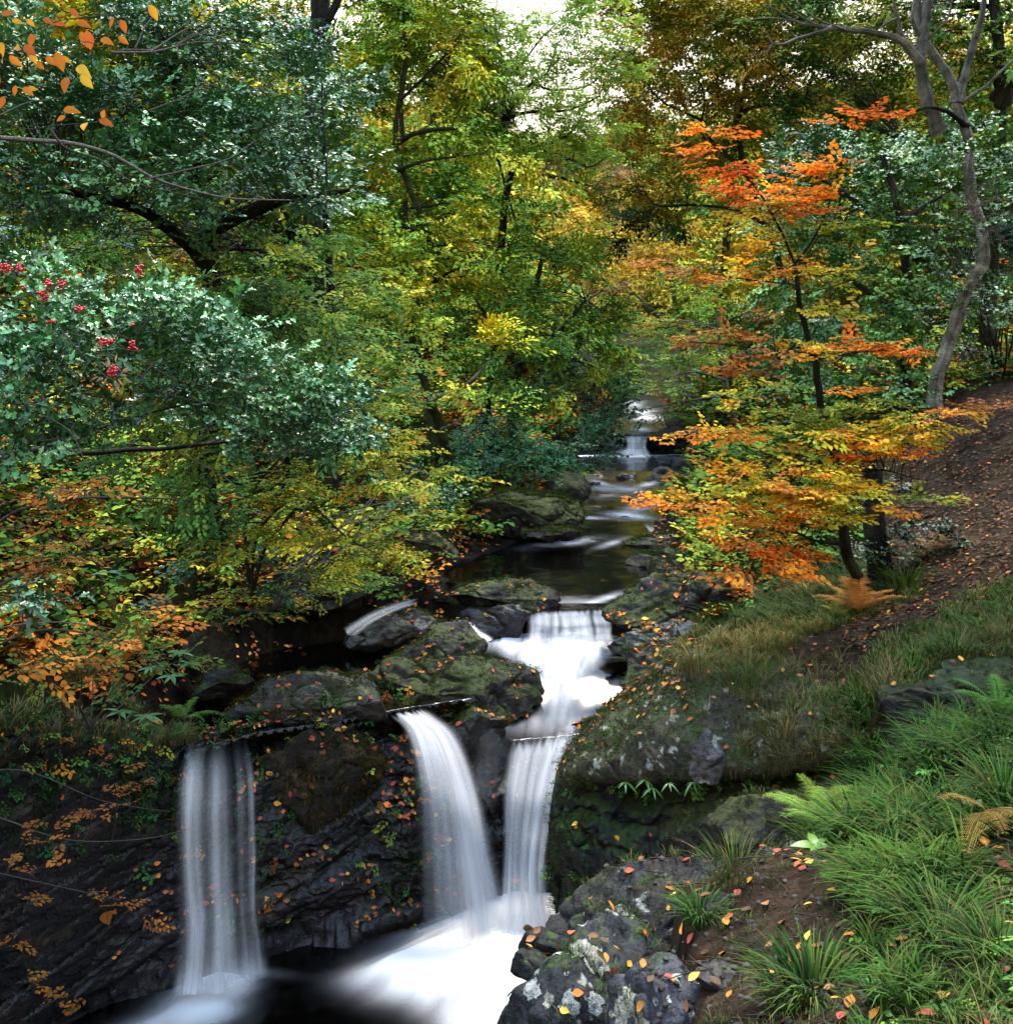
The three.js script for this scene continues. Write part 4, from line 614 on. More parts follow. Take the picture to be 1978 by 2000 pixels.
// ---------------------------------------------------------------- far woods and trees, from the back to the front
{ // wooded hillsides that close the valley: one mass of distant crowns
  const mats = [], cols = [], keep = R; R = rngOf(99); const g = SPR.oakFar;
  for (let i = 0; i < 1300; i++) {
    const d = 45 + 170 * Math.pow(R(), 1.3), px = rr(-150, 1160), x = PX(px, d), k = d > 84 ? 9 : nearStream(x, d)[0]; if (k < 4) continue;
    const gap = Math.abs(px - 545) < 95 && d > 60;
    const h = groundH(x, d), R0 = rr(1.6, 3.2) * (d > 90 ? 1.5 : 1), H0 = gap ? rr(2, 4) : rr(4, 9), pal = [PAL.olive, PAL.oak, PAL.gold, PAL.green, PAL.oak, PAL.olive][Math.floor(R() * 6)], cc = pal[Math.floor(R() * pal.length)];
    for (let j = 0; j < 34; j++) { const a = rr(0, 6.28), u = Math.pow(R(), 0.4), e = rr(-0.9, 1); const p = V(x + Math.cos(a) * R0 * u * Math.sqrt(1 - e * e * 0.8), h + H0 * (0.55 + 0.45 * e), -d + Math.sin(a) * R0 * u); mats.push(mat4(p, V(gs(), gs() * 0.5, gs()), V(gs() * 0.5, 1, gs() * 0.5).normalize(), rr(1.2, 2.2) * (d > 90 ? 1.4 : 1))); const b = rr(0.6, 1.3); cols.push(cc.map((v) => v * b)); }
  }
  const m = inst('far_woodland', g[0], M.far, mats, cols, scene); tag(m, 'far autumn woodland covering the valley sides behind all the trees', 'woodland'); R = keep;
}
const oakC = plant('oak_tree', 'tall yellow-green oak filling the upper middle left of the stream', 'tree', { seed: 11, leaf: 'oak', mat: M.far, palette: PAL.oak, cover: 2.4, pf: 0.55, scale: 1.15, f: 0.5,
  wood: [['trunk', [[432, 440, 27], [428, 400, 27], [414, 325, 26.5], [431, 283, 26.5], [428, 235, 26.5], [410, 190, 26.5], [395, 140, 27], [405, 60, 27], [400, -20, 27]], 0.130, 0.050, MOSSY], ['limb', [[395, 145, 27], [420, 132, 26], [472, 127, 26], [510, 122, 26.5]], 0.065, 0.020], ['limb', [[397, 170, 26.6], [429, 160, 26], [455, 157, 26], [495, 152, 26]], 0.048, 0.015],
    ['limb', [[426, 235, 26.5], [380, 215, 26], [355, 160, 27], [340, 90, 27]], 0.052, 0.015], ['limb', [[383, 250, 26.5], [380, 230, 26], [392, 200, 26]], 0.043, 0.025], ['limb', [[400, 100, 27], [440, 60, 27], [470, 20, 27]], 0.043, 0.015], ['limb', [[430, 283, 26.5], [470, 262, 26], [520, 240, 26]], 0.039, 0.010], ['limb', [[414, 325, 26.5], [385, 285, 26], [375, 262, 26]], 0.043, 0.015]],
  bodies: [[400, 20, 27.5, 80, 40, 2, 1.3], [440, 50, 27, 40, 50, 1.5], [400, 200, 26.5, 70, 50, 1.8], [345, 120, 27, 75, 55, 1.8], [460, 150, 27, 70, 50, 1.8], [420, 70, 28, 80, 60, 2], [440, 265, 26, 75, 40, 1.6, 1.2, PAL.yelgreen], [385, 255, 25.5, 50, 50, 1.5], [510, 205, 26.5, 60, 35, 1.6], [350, 30, 28, 80, 50, 2], [430, 10, 28.5, 60, 40, 2], [455, 110, 28.5, 50, 40, 1.5], [480, 45, 29, 32, 40, 1.2, 0.5]] });
plant('oak_tree', 'open-crowned oak standing against the bright gap of sky', 'tree', { seed: 12, leaf: 'oak', palette: [PAL.oak[1], PAL.oak[2], PAL.oak[2], PAL.oak[3]], cover: 2.3, f: 0.6, per: 10, clump: 0.34, pf: 0.5, scale: 0.95,
  wood: [['trunk', [[486, 420, 33], [492, 340, 32], [500, 260, 31], [505, 200, 30], [512, 160, 29.5], [504, 121, 29], [519, 97, 29], [531, 84, 29], [546, 74, 29]], 0.152, 0.030], ['limb', [[514, 156, 29.3], [531, 173, 28.6], [559, 178, 28], [590, 186, 27.6]], 0.085, 0.018, BARKD, 'thick black broken limb reaching right and down'], ['limb', [[504, 120, 29], [523, 113, 28.5], [568, 110, 28], [600, 96, 28]], 0.058, 0.015],
    ['limb', [[504, 121, 29], [504, 92, 29], [509, 76, 29], [521, 64, 29], [542, 37, 29], [560, 20, 29]], 0.053, 0.012], ['limb', [[509, 76, 29], [499, 49, 29], [495, 26, 29], [497, -5, 29]], 0.040, 0.010], ['limb', [[546, 74, 29], [552, 60, 29], [554, 47, 29], [547, 36, 29], [551, 5, 29]], 0.027, 0.010], ['limb', [[533, 145, 29], [549, 144, 28.6], [573, 130, 28.4], [580, 118, 28.4], [586, 100, 28.4]], 0.045, 0.015],
    ['limb', [[530, 148, 28.8], [549, 153, 28.4], [572, 160, 28], [589, 167, 28], [607, 156, 28]], 0.045, 0.015], ['limb', [[531, 84, 29], [556, 90, 28.5], [590, 84, 28.5], [612, 60, 28.5]], 0.031, 0.010], ['limb', [[495, 152, 29.3], [502, 175, 28.8], [510, 205, 28.4], [517, 228, 28]], 0.040, 0.020, BARKD, 'thin dark hanging limb']],
  bodies: [[530, 120, 28.6, 70, 26, 1.6, 1.4], [500, 30, 29, 40, 45, 1.2, 0.9], [545, 35, 29, 45, 45, 1.2, 0.6], [585, 30, 29, 40, 45, 1.2, 0.6], [530, 80, 29, 60, 30, 1.2, 0.7], [585, 95, 28.5, 35, 35, 1.2, 0.8], [460, 40, 29, 30, 50, 1.4, 1.6], [560, 150, 28.3, 50, 22, 1.2, 0.9], [500, 95, 29, 35, 30, 1.2, 0.9], [610, 50, 29, 32, 45, 1.2, 0.6], [575, 70, 28.6, 40, 30, 1.2, 0.35], [535, 165, 28.3, 50, 15, 1], [600, 130, 28.6, 25, 25, 1, 0.8]] });
plant('oak_tree', 'olive and russet oak with twisted black limbs right of the sky gap', 'tree', { seed: 13, leaf: 'oak', mat: M.far, palette: PAL.olive, cover: 2.2, pf: 0.5, scale: 1.3, f: 0.5,
  wood: [['trunk', [[800, 410, 35], [792, 330, 34], [772, 240, 33.5], [748, 175, 33], [736, 131, 33], [739, 115, 33], [758, 106, 33], [798, 102, 33], [809, 86, 33], [812, 60, 33]], 0.131, 0.026], ['limb', [[748, 175, 33], [720, 150, 33], [701, 125, 33], [704, 100, 33], [690, 60, 33]], 0.061, 0.017], ['limb', [[766, 225, 33.2], [735, 210, 33], [690, 205, 33], [655, 205, 33], [640, 190, 33], [622, 200, 33]], 0.058, 0.013], ['limb', [[660, 205, 33], [648, 225, 32.5], [655, 235, 32.5]], 0.027, 0.008], ['limb', [[701, 120, 33], [660, 100, 33], [630, 60, 33.5]], 0.038, 0.013], ['limb', [[739, 115, 33], [745, 70, 33], [730, 20, 33]], 0.046, 0.013]],
  bodies: [[655, 20, 34.5, 50, 45, 2], [760, 10, 33, 70, 40, 2], [650, 70, 34, 60, 60, 2.2], [720, 50, 33.5, 80, 55, 2.2], [790, 55, 32.5, 70, 55, 2], [680, 125, 34, 75, 45, 2], [765, 115, 33.5, 60, 35, 1.6], [640, 180, 33.5, 55, 50, 1.6, 0.9], [690, 190, 35, 60, 35, 1.6, 0.9], [628, 120, 35, 30, 50, 1.2, 0.9], [700, 10, 34, 100, 30, 2], [620, 20, 35, 26, 40, 1.2, 0.6], [645, 225, 32.8, 40, 22, 1, 1, PAL.dark]] });
plant('beech_tree', 'golden yellow beech by the far stream behind the orange sapling', 'tree', { seed: 14, leaf: 'oak', mat: M.far, palette: PAL.gold, cover: 2.0, pf: 0.5, scale: 1.3, f: 0.5, bark: BARKG,
  wood: [['trunk', [[690, 430, 46], [684, 360, 46], [672, 290, 46], [662, 230, 46]], 0.2, 0.06], ['limb', [[684, 350, 46], [650, 310, 45], [630, 290, 45]], 0.09, 0.03], ['limb', [[676, 310, 46], [705, 280, 45], [720, 255, 45]], 0.09, 0.03]],
  bodies: [[645, 290, 45, 45, 50, 2.2], [668, 250, 46, 50, 35, 2], [690, 330, 43, 40, 45, 2, 1, PAL.oak], [700, 290, 44, 40, 40, 2, 1, PAL.oak], [630, 240, 50, 40, 35, 2, 0.7]] });
plant('beech_tree', 'low green beech boughs hanging right of the farthest fall', 'tree', { seed: 15, leaf: 'beech', palette: PAL.green, cover: 1.7, scale: 1.8, planar: 1, flat: 0.25, clump: 0.45, bark: BARKG, pf: 0.7,
  wood: [['trunk', [[735, 440, 38], [728, 400, 38], [720, 350, 38], [715, 310, 38]], 0.12, 0.04], ['limb', [[724, 380, 38], [690, 372, 37], [650, 385, 36.5]], 0.05, 0.015], ['limb', [[726, 395, 38], [690, 400, 37], [640, 410, 36.5]], 0.05, 0.015]],
  bodies: [[660, 370, 37, 45, 16, 1.5], [665, 395, 36.5, 48, 14, 1.5], [700, 410, 37, 45, 16, 1.5], [690, 350, 38, 45, 16, 1.5], [650, 335, 39, 30, 18, 1.2], [620, 380, 38.5, 14, 8, 0.6, 0.8]] });
plant('birch_thicket', 'reddish bare thicket on the valley floor beyond the central trees', 'thicket', { seed: 16, leaf: 'oak', mat: M.far, palette: [[0.2, 0.09, 0.04], [0.3, 0.16, 0.06], [0.34, 0.22, 0.07]], cover: 1.3, scale: 1.4, at: [600, 400, 64], twigCol: BARKG, pf: 0.3, bodies: [[600, 260, 66, 40, 60, 3], [590, 200, 75, 60, 40, 3], [560, 215, 70, 50, 45, 3, 1, PAL.gold]] });
plant('oak_tree', 'rounded green oak at the left bend of the upper stream', 'tree', { seed: 17, leaf: 'oak', mat: M.far, palette: PAL.green, cover: 2.6, pf: 0.6, scale: 1.1, f: 0.5,
  wood: [['trunk', [[515, 470, 30], [512, 420, 30], [520, 350, 30], [535, 290, 30], [545, 240, 30]], 0.2, 0.05, MOSSY], ['limb', [[520, 360, 30], [560, 330, 29], [585, 300, 29]], 0.1, 0.03], ['limb', [[520, 350, 30], [490, 320, 29], [475, 300, 29]], 0.1, 0.03]],
  bodies: [[540, 290, 29, 60, 55, 1.8], [560, 350, 29.5, 55, 40, 1.6], [505, 330, 28.5, 55, 45, 1.6], [590, 290, 31, 35, 60, 1.4], [600, 350, 32, 28, 45, 1.2], [520, 380, 28, 45, 25, 1.3, 1, PAL.oak], [560, 230, 31, 50, 22, 1.4]] });
plant('oak_tree', 'lichen-stemmed small oak leaning over the left bank', 'tree', { seed: 18, leaf: 'oak', mat: M.far, palette: PAL.oak, cover: 1.7, pf: 0.7, f: 0.5,
  wood: [['trunk', [[452, 480, 25], [440, 430, 24.5], [425, 385, 24], [412, 345, 24], [418, 300, 24]], 0.16, 0.04, MOSSY], ['limb', [[430, 400, 24], [465, 385, 23], [490, 360, 23]], 0.06, 0.015, BARKP, 'pale lichen-covered bough'], ['limb', [[440, 430, 24.5], [462, 425, 23], [475, 445, 22.5]], 0.035, 0.01, BARKP, 'pale lichen-covered bough'], ['limb', [[418, 365, 24], [380, 345, 24], [350, 350, 24]], 0.05, 0.01]],
  bodies: [[450, 340, 23.5, 60, 35, 1.3], [490, 355, 23, 50, 25, 1.2, 1, PAL.yelgreen], [400, 330, 24, 50, 35, 1.3, 0.8], [380, 290, 25, 50, 30, 1.3, 0.8], [480, 395, 23, 50, 18, 1.1, 0.8], [425, 390, 24.5, 40, 20, 1, 0.5]] });
plant('evergreen_bush', 'dark green rhododendron mass overhanging the left side of the far pool', 'bush', { seed: 19, leaf: 'ivy', mat: M.ivy, palette: PAL.rhodo, cover: 3, pf: 0.7, scale: 1.0, f: 0.45, at: [560, 470, 30], twig: 0.3,
  bodies: [[545, 425, 28, 60, 40, 1.4], [590, 400, 31, 42, 45, 1.5], [600, 440, 33, 22, 22, 1.2], [530, 460, 26.5, 45, 25, 1.2], [500, 440, 26, 40, 25, 1.1], [575, 455, 30, 35, 16, 1], [470, 470, 25, 35, 16, 1, 0.7]] });
plant('yew_tree', 'dark green crown behind the pale bare branches at top right', 'tree', { seed: 20, leaf: 'oak', mat: M.far, palette: [PAL.dark[2], PAL.green[0], PAL.olive[0], PAL.olive[1], PAL.olive[2]], cover: 2.0, scale: 1.3, pf: 0.5, wood: [['trunk', [[985, 400, 30], [990, 250, 29], [1000, 100, 28], [990, -40, 28]], 0.3, 0.12], ['limb', [[1000, 120, 28], [960, 130, 27.5], [900, 140, 27.5]], 0.12, 0.03], ['limb', [[1000, 100, 28], [1020, 60, 27]], 0.2, 0.06]],
  bodies: [[840, 20, 29.5, 70, 40, 2, 1.2], [790, 30, 31, 60, 50, 2], [860, 60, 29, 60, 60, 2], [940, 50, 28.5, 70, 60, 2], [1000, 100, 27.5, 50, 70, 1.8], [900, 130, 28, 80, 40, 1.6], [830, 110, 31, 60, 40, 1.6], [990, 20, 28, 50, 40, 1.6]] });
plant('ivy_clad_tree', 'mass of bright green ivy and holly right behind the orange sapling', 'tree', { seed: 21, leaf: 'ivy', mat: M.ivy, palette: PAL.ivy, cover: 2.6, pf: 0.9, f: 0.45, twig: 0.5, bark: BARKD,
  wood: [['trunk', [[908, 440, 20.5], [905, 370, 20.5], [908, 300, 20.5], [900, 220, 20.5], [880, 150, 21]], 0.16, 0.06], ['limb', [[905, 320, 20.5], [850, 280, 20.5], [800, 260, 21.5]], 0.08, 0.02], ['limb', [[902, 240, 20.5], [840, 190, 21.5], [790, 165, 22.5]], 0.08, 0.02], ['limb', [[900, 220, 20.5], [950, 190, 21]], 0.06, 0.02]],
  bodies: [[800, 165, 23, 55, 35, 1.3, 0.9, PAL.holly], [845, 180, 22, 60, 40, 1.4], [905, 185, 21, 60, 40, 1.3], [860, 240, 20.5, 55, 35, 1.2], [810, 240, 22, 50, 35, 1.2], [850, 300, 20.5, 60, 35, 1.2], [790, 300, 22.5, 45, 35, 1.2], [895, 310, 20, 40, 50, 1], [850, 360, 20.5, 70, 25, 1.1], [760, 350, 23, 40, 30, 1.1, 0.9, PAL.rhodo], [820, 395, 20.5, 60, 18, 1, 0.9], [880, 395, 19, 40, 16, 0.8, 0.9], [955, 175, 22, 50, 45, 1.3], [1000, 200, 21.5, 30, 60, 1.1, 1, PAL.rhodo], [960, 150, 23, 70, 30, 1.2, 0.8, PAL.holly]] });
plant('holly_bush', 'dark holly shadowing the far right edge above the slope', 'bush', { seed: 22, leaf: 'holly', mat: M.gloss, palette: [...PAL.dark, PAL.holly[2]], cover: 2.2, at: [1000, 390, 21], scale: 1.2, bodies: [[985, 280, 21.5, 40, 40, 1], [1000, 340, 21, 40, 40, 1, 0.6], [1010, 240, 20, 14, 50, 0.7, 0.8, PAL.holly], [1008, 310, 18, 12, 20, 0.5, 0.7, PAL.holly]] });
const grey1 = plant('bare_tree', 'grey-barked tree with pale leafless branches at the top right', 'tree', { seed: 23, leaf: 'ivy', mat: M.ivy, palette: PAL.ivy, cover: 0.6, bark: BARKG, twigCol: BARKP, twigR: 0.8,
  wood: [['trunk', [[934, 385, 18.6], [945, 350, 18.6], [956, 318, 18.5], [967, 286, 18.5], [982, 262, 18.7], [980, 225, 19], [969, 191, 19.2], [967, 138, 19.4], [956, 104, 19.5], [952, 85, 19.5], [937, 61, 19.5], [922, 38, 19.5], [914, -20, 19.5]], 0.115, 0.075, [0.26, 0.235, 0.195]], ['limb', [[940, 132, 19.4], [934, 118, 19.3], [926, 95, 19.2], [920, 70, 19.2], [921, 42, 19.2], [926, 18, 19.2], [928, -20, 19.2]], 0.13, 0.07, BARKG], ['limb', [[920, 66, 19.2], [901, 42, 19], [878, 34, 18.8], [850, 30, 18.6], [827, 27, 18.4], [799, 23, 18.2], [767, 6, 18]], 0.075, 0.015, BARKP, 'long pale bare branch arching left'], ['limb', [[830, 28, 18.4], [800, 38, 18.2], [773, 44, 18], [766, 32, 18]], 0.035, 0.01, BARKP],
    ['limb', [[912, 50, 19.2], [900, 33, 19], [896, 14, 18.9], [891, -8, 18.9]], 0.045, 0.02, BARKP], ['limb', [[896, 18, 19], [886, 22, 18.8], [877, 30, 18.7]], 0.025, 0.008, BARKP], ['limb', [[958, 104, 19.5], [985, 86, 19.2], [1014, 58, 19]], 0.04, 0.02, BARKP], ['limb', [[966, 126, 19.4], [937, 108, 18.8], [912, 110, 18.5], [886, 115, 18.2]], 0.05, 0.012, BARKD], ['limb', [[956, 104, 19.5], [968, 60, 19.6], [980, 20, 19.6], [985, -10, 19.6]], 0.08, 0.04, BARKG],
    ['limb', [[799, 23, 18.2], [770, 18, 18], [742, 20, 17.8]], 0.02, 0.006, BARKP], ['limb', [[815, 25, 18.3], [790, 10, 18.1], [775, -8, 18]], 0.02, 0.006, BARKP], ['limb', [[845, 30, 18.5], [815, 18, 18.3], [790, -4, 18.2]], 0.02, 0.006, BARKP], ['limb', [[772, 44, 18], [765, 52, 17.9], [742, 60, 17.8]], 0.016, 0.005, BARKP], ['limb', [[926, 40, 19.2], [945, 20, 19], [952, -5, 19]], 0.03, 0.01, BARKP], ['limb', [[921, 42, 19.2], [912, 20, 19.1], [915, -5, 19.1]], 0.04, 0.02, BARKP]],
  bodies: [[970, 245, 18.2, 40, 14, 0.5, 1], [930, 300, 18.4, 24, 40, 0.4, 0.9], [960, 160, 18.8, 36, 36, 0.5, 2], [985, 215, 18.4, 34, 40, 0.5, 2], [950, 250, 18.4, 30, 24, 0.4, 1.4]] });
plant('oak_tree', 'far olive canopy closing the sky behind the twisted oak at the upper right', 'tree', { seed: 36, leaf: 'oakFar', mat: M.far, palette: PAL.olive, cover: 2.2, wood: [['trunk', [[720, 400, 48], [725, 250, 48], [735, 120, 48], [740, 20, 48]], 0.25, 0.08], ['limb', [[733, 130, 48], [790, 70, 48], [830, 40, 48]], 0.1, 0.04], ['limb', [[730, 180, 48], [680, 100, 48], [655, 50, 48]], 0.1, 0.04]], bodies: [[700, 60, 48, 80, 70, 3], [780, 40, 47, 80, 60, 3], [850, 50, 46, 80, 60, 3], [640, 30, 49, 30, 50, 2.5], [740, 140, 48, 90, 40, 3], [930, 30, 44, 60, 50, 2.5], [820, 120, 46, 70, 40, 2.5]] });
plant('oak_tree', 'far green canopy behind the tall oak left of the sky gap', 'tree', { seed: 37, leaf: 'oakFar', mat: M.far, palette: PAL.oak, cover: 1.9, wood: [['trunk', [[400, 400, 44], [405, 250, 44], [400, 80, 44]], 0.25, 0.08], ['limb', [[403, 170, 44], [440, 100, 44], [455, 60, 44]], 0.1, 0.04]], bodies: [[370, 40, 43, 60, 60, 3], [430, 60, 44, 40, 60, 2.5], [400, 140, 44, 90, 50, 3], [470, 150, 45, 60, 40, 2.5], [480, 250, 45, 80, 60, 3], [560, 230, 50, 60, 50, 3, 0.9, PAL.gold]] });
{ // tangle of bare vines on the leaning trunk
  const t = thing('bare_vine', 'tangle of bare curling vines hanging on the grey trunk at the right', 'vine'), B = { ...newB(), uv: [] }, c = P(972, 212, 18.2); t.position.copy(c); const keep = R; R = rngOf(55);
  for (let k = 0; k < 46; k++) { let p = V(gs() * 0.55, gs() * 0.3, gs() * 0.25), d = V(gs(), gs() - 0.3, gs()).normalize(); const l = []; for (let i = 0; i < 11; i++) { l.push(p.clone()); d.add(V(gs() * 0.9, gs() * 0.9 - 0.12, gs() * 0.6)).normalize(); p = p.clone().addScaledVector(d, rr(0.05, 0.11)); } stemInto(B, smooth(l, 22), rr(0.006, 0.013), 0.004, [0.27, 0.2, 0.14], 4); }
  for (let k = 0; k < 9; k++) { let p = V(gs() * 0.5, -0.2, gs() * 0.2), d = V(gs() * 0.4, -1, gs() * 0.3).normalize(); const l = []; for (let i = 0; i < 10; i++) { l.push(p.clone()); d.add(V(gs() * 0.7, -0.1, gs() * 0.4)).normalize(); p = p.clone().addScaledVector(d, 0.1); } stemInto(B, smooth(l, 20), 0.009, 0.004, [0.24, 0.18, 0.12], 4); }
  mesh('stems', geoOf(B.pos, B.idx, B.col, B.uv), M.bark, t); R = keep;
}
for (const [label, X, d, h, r, sd] of [['unseen tall green tree added past the right edge of the view to shade the bare slope', 9.8, 13.5, 12.5, 4.4, 301], ['unseen broad tree added for shade behind the onlooker on the right bank', 9, 1, 9, 3.2, 302], ['unseen dense evergreen added for shade past the left edge of the view above the cliff', -10.5, 9, 7, 3.2, 303], ['unseen leaning oak added for shade past the left edge of the view in front of the cliff', -11, 1, 8, 3, 304]]) { // unseen trees, added so that their crowns shade the gorge from the sides
  const y = groundH(X, d), t = (a, b, c) => V(X + a, y + b, -d + c), f = (q, rx, ry, rz) => [506 + q.x / -q.z * F, HY - q.y / -q.z * F, -q.z, rx / -q.z * F, ry / -q.z * F, rz];
  plant('oak_tree', label, 'tree', { seed: sd, leaf: 'oakFar', mat: M.far, palette: PAL.green, cover: 1.6, wood: [['trunk', [t(0, -0.3, 0), t(0.1, h * 0.4, 0.1), t(-0.1, h * 0.8, 0), t(0, h, 0.1)], 0.25, 0.08]], bodies: [f(t(0, h, 0), r, r * 0.8, r), f(t(-r * 0.4, h * 0.75, 0.5), r * 0.8, r * 0.6, r * 0.8), f(t(r * 0.4, h * 0.8, -0.6), r * 0.8, r * 0.6, r * 0.8)] });
}
// left side
plant('dark_tree', 'dark bare trunk rising out of the top left foliage', 'tree', { seed: 24, leaf: 'oak', mat: M.far, palette: PAL.green, cover: 1.6, scale: 1.1, wood: [['trunk', [[310, 420, 22], [312, 250, 21.5], [314, 100, 21], [318, 20, 21], [322, -40, 21]], 0.208, 0.160, [0.016, 0.014, 0.011]], ['limb', [[317, 40, 21], [335, 5, 21], [350, -30, 21]], 0.096, 0.048, [0.016, 0.014, 0.011]]], bodies: [[290, 30, 22, 50, 35, 1], [270, 110, 23, 50, 40, 1], [310, 200, 22.5, 50, 40, 1.1, 0.8], [345, 250, 22.5, 40, 40, 1, 0.8, PAL.oak]] });
plant('holly_tree', 'narrow glossy blue-green holly behind the big one', 'tree', { seed: 25, leaf: 'holly', mat: M.gloss, palette: PAL.holly, cover: 3, scale: 1.15, clump: 0.35, wood: [['trunk', [[332, 450, 16.5], [330, 300, 16.5], [325, 200, 16.5], [322, 110, 16.5]], 0.1, 0.03]], bodies: [[325, 130, 16.5, 48, 35, 0.8], [315, 175, 16, 55, 35, 0.8], [340, 100, 17, 25, 35, 0.7, 0.9]] });
plant('hazel_bush', 'mid-green leafy bush with yellowing leaves behind the berries', 'bush', { seed: 26, leaf: 'shrub', palette: [PAL.green[0], PAL.green[1], PAL.green[2], PAL.oak[3]], cover: 2.8, scale: 1.25, wood: [['trunk', [[285, 440, 15], [280, 370, 15], [270, 300, 15], [260, 250, 15]], 0.05, 0.02], ['trunk', [[325, 440, 16.5], [324, 390, 16.5], [322, 330, 16.5], [318, 270, 16.5]], 0.11, 0.07, MOSSY]], bodies: [[290, 275, 15, 60, 40, 0.9], [200, 270, 12.7, 80, 30, 0.6], [180, 320, 12.4, 90, 35, 0.6], [250, 325, 12.8, 80, 35, 0.7], [220, 380, 12.4, 90, 35, 0.6], [300, 340, 14, 60, 40, 0.7], [330, 400, 15, 70, 35, 0.8, 0.9], [190, 440, 12.4, 80, 30, 0.5, 0.8], [205, 500, 12.3, 60, 40, 0.5, 0.9], [335, 300, 17, 50, 45, 0.9, 0.8], [350, 360, 18, 60, 30, 0.9, 0.6], [60, 250, 14.5, 70, 25, 0.7, 0.7], [150, 210, 16, 120, 40, 0.8, 0.7]] });
plant('holly_tree', 'big dark glossy holly with pale bare twigs at the upper left', 'tree', { seed: 27, leaf: 'holly', mat: M.gloss, palette: PAL.holly, cover: 3, clump: 0.26, bark: BARKD, twigCol: [0.1, 0.085, 0.07], f: 0.5,
  wood: [['trunk', [[205, 480, 13.5], [212, 380, 13.4], [208, 250, 13.1], [190, 150, 12.8], [170, 40, 12.8]], 0.17, 0.06], ['limb', [[208, 230, 13], [280, 200, 12.5], [350, 190, 12.5]], 0.1, 0.02], ['limb', [[205, 260, 13], [140, 210, 12], [60, 190, 11.5]], 0.09, 0.03],
    ['limb', [[-40, 135, 9.4], [30, 141, 9.4], [70, 144, 9.4], [110, 154, 9.5], [150, 176, 9.6], [190, 190, 9.8], [230, 198, 10], [290, 200, 10.4]], 0.024, 0.006, BARKP, 'pale bare branch crossing the dark holly'], ['limb', [[50, 128, 9.3], [66, 148, 9.4], [100, 160, 9.5], [130, 180, 9.6], [200, 198, 9.8]], 0.012, 0.004, BARKP], ['limb', [[145, 179, 9.6], [185, 170, 9.6], [230, 158, 9.7], [256, 140, 9.8]], 0.011, 0.004, BARKP],
    ['limb', [[110, 52, 9.6], [150, 52, 9.8], [200, 42, 10], [250, 46, 10.2], [285, 57, 10.4]], 0.013, 0.004, BARKP], ['limb', [[120, 50, 9.7], [170, 48, 9.9], [195, 34, 10], [240, 40, 10]], 0.01, 0.004, BARKP], ['limb', [[150, 52, 9.8], [185, 30, 10], [210, 22, 10]], 0.009, 0.003, BARKP], ['limb', [[135, 48, 9.7], [150, 20, 9.8], [172, 5, 9.9]], 0.008, 0.003, BARKP], ['limb', [[170, 48, 9.9], [215, 28, 10], [250, 30, 10.2]], 0.008, 0.003, BARKP], ['limb', [[0, 115, 9.3], [30, 102, 9.4], [60, 98, 9.5]], 0.008, 0.003, BARKP], ['limb', [[150, 110, 9.8], [185, 96, 9.9], [205, 84, 10]], 0.007, 0.003, BARKP]],
  bodies: [[50, 150, 11, 90, 55, 0.9], [160, 120, 11.5, 100, 50, 1], [250, 70, 12.8, 85, 50, 1], [90, 50, 12, 110, 45, 1], [200, 30, 13, 110, 40, 0.9], [230, 150, 12.3, 90, 45, 0.9], [110, 200, 11.4, 110, 26, 0.7], [260, 195, 12.6, 80, 22, 0.7], [20, 90, 11.4, 60, 50, 0.8], [160, 165, 10.9, 90, 26, 0.6], [60, 235, 12, 90, 16, 0.5, 0.6]] });
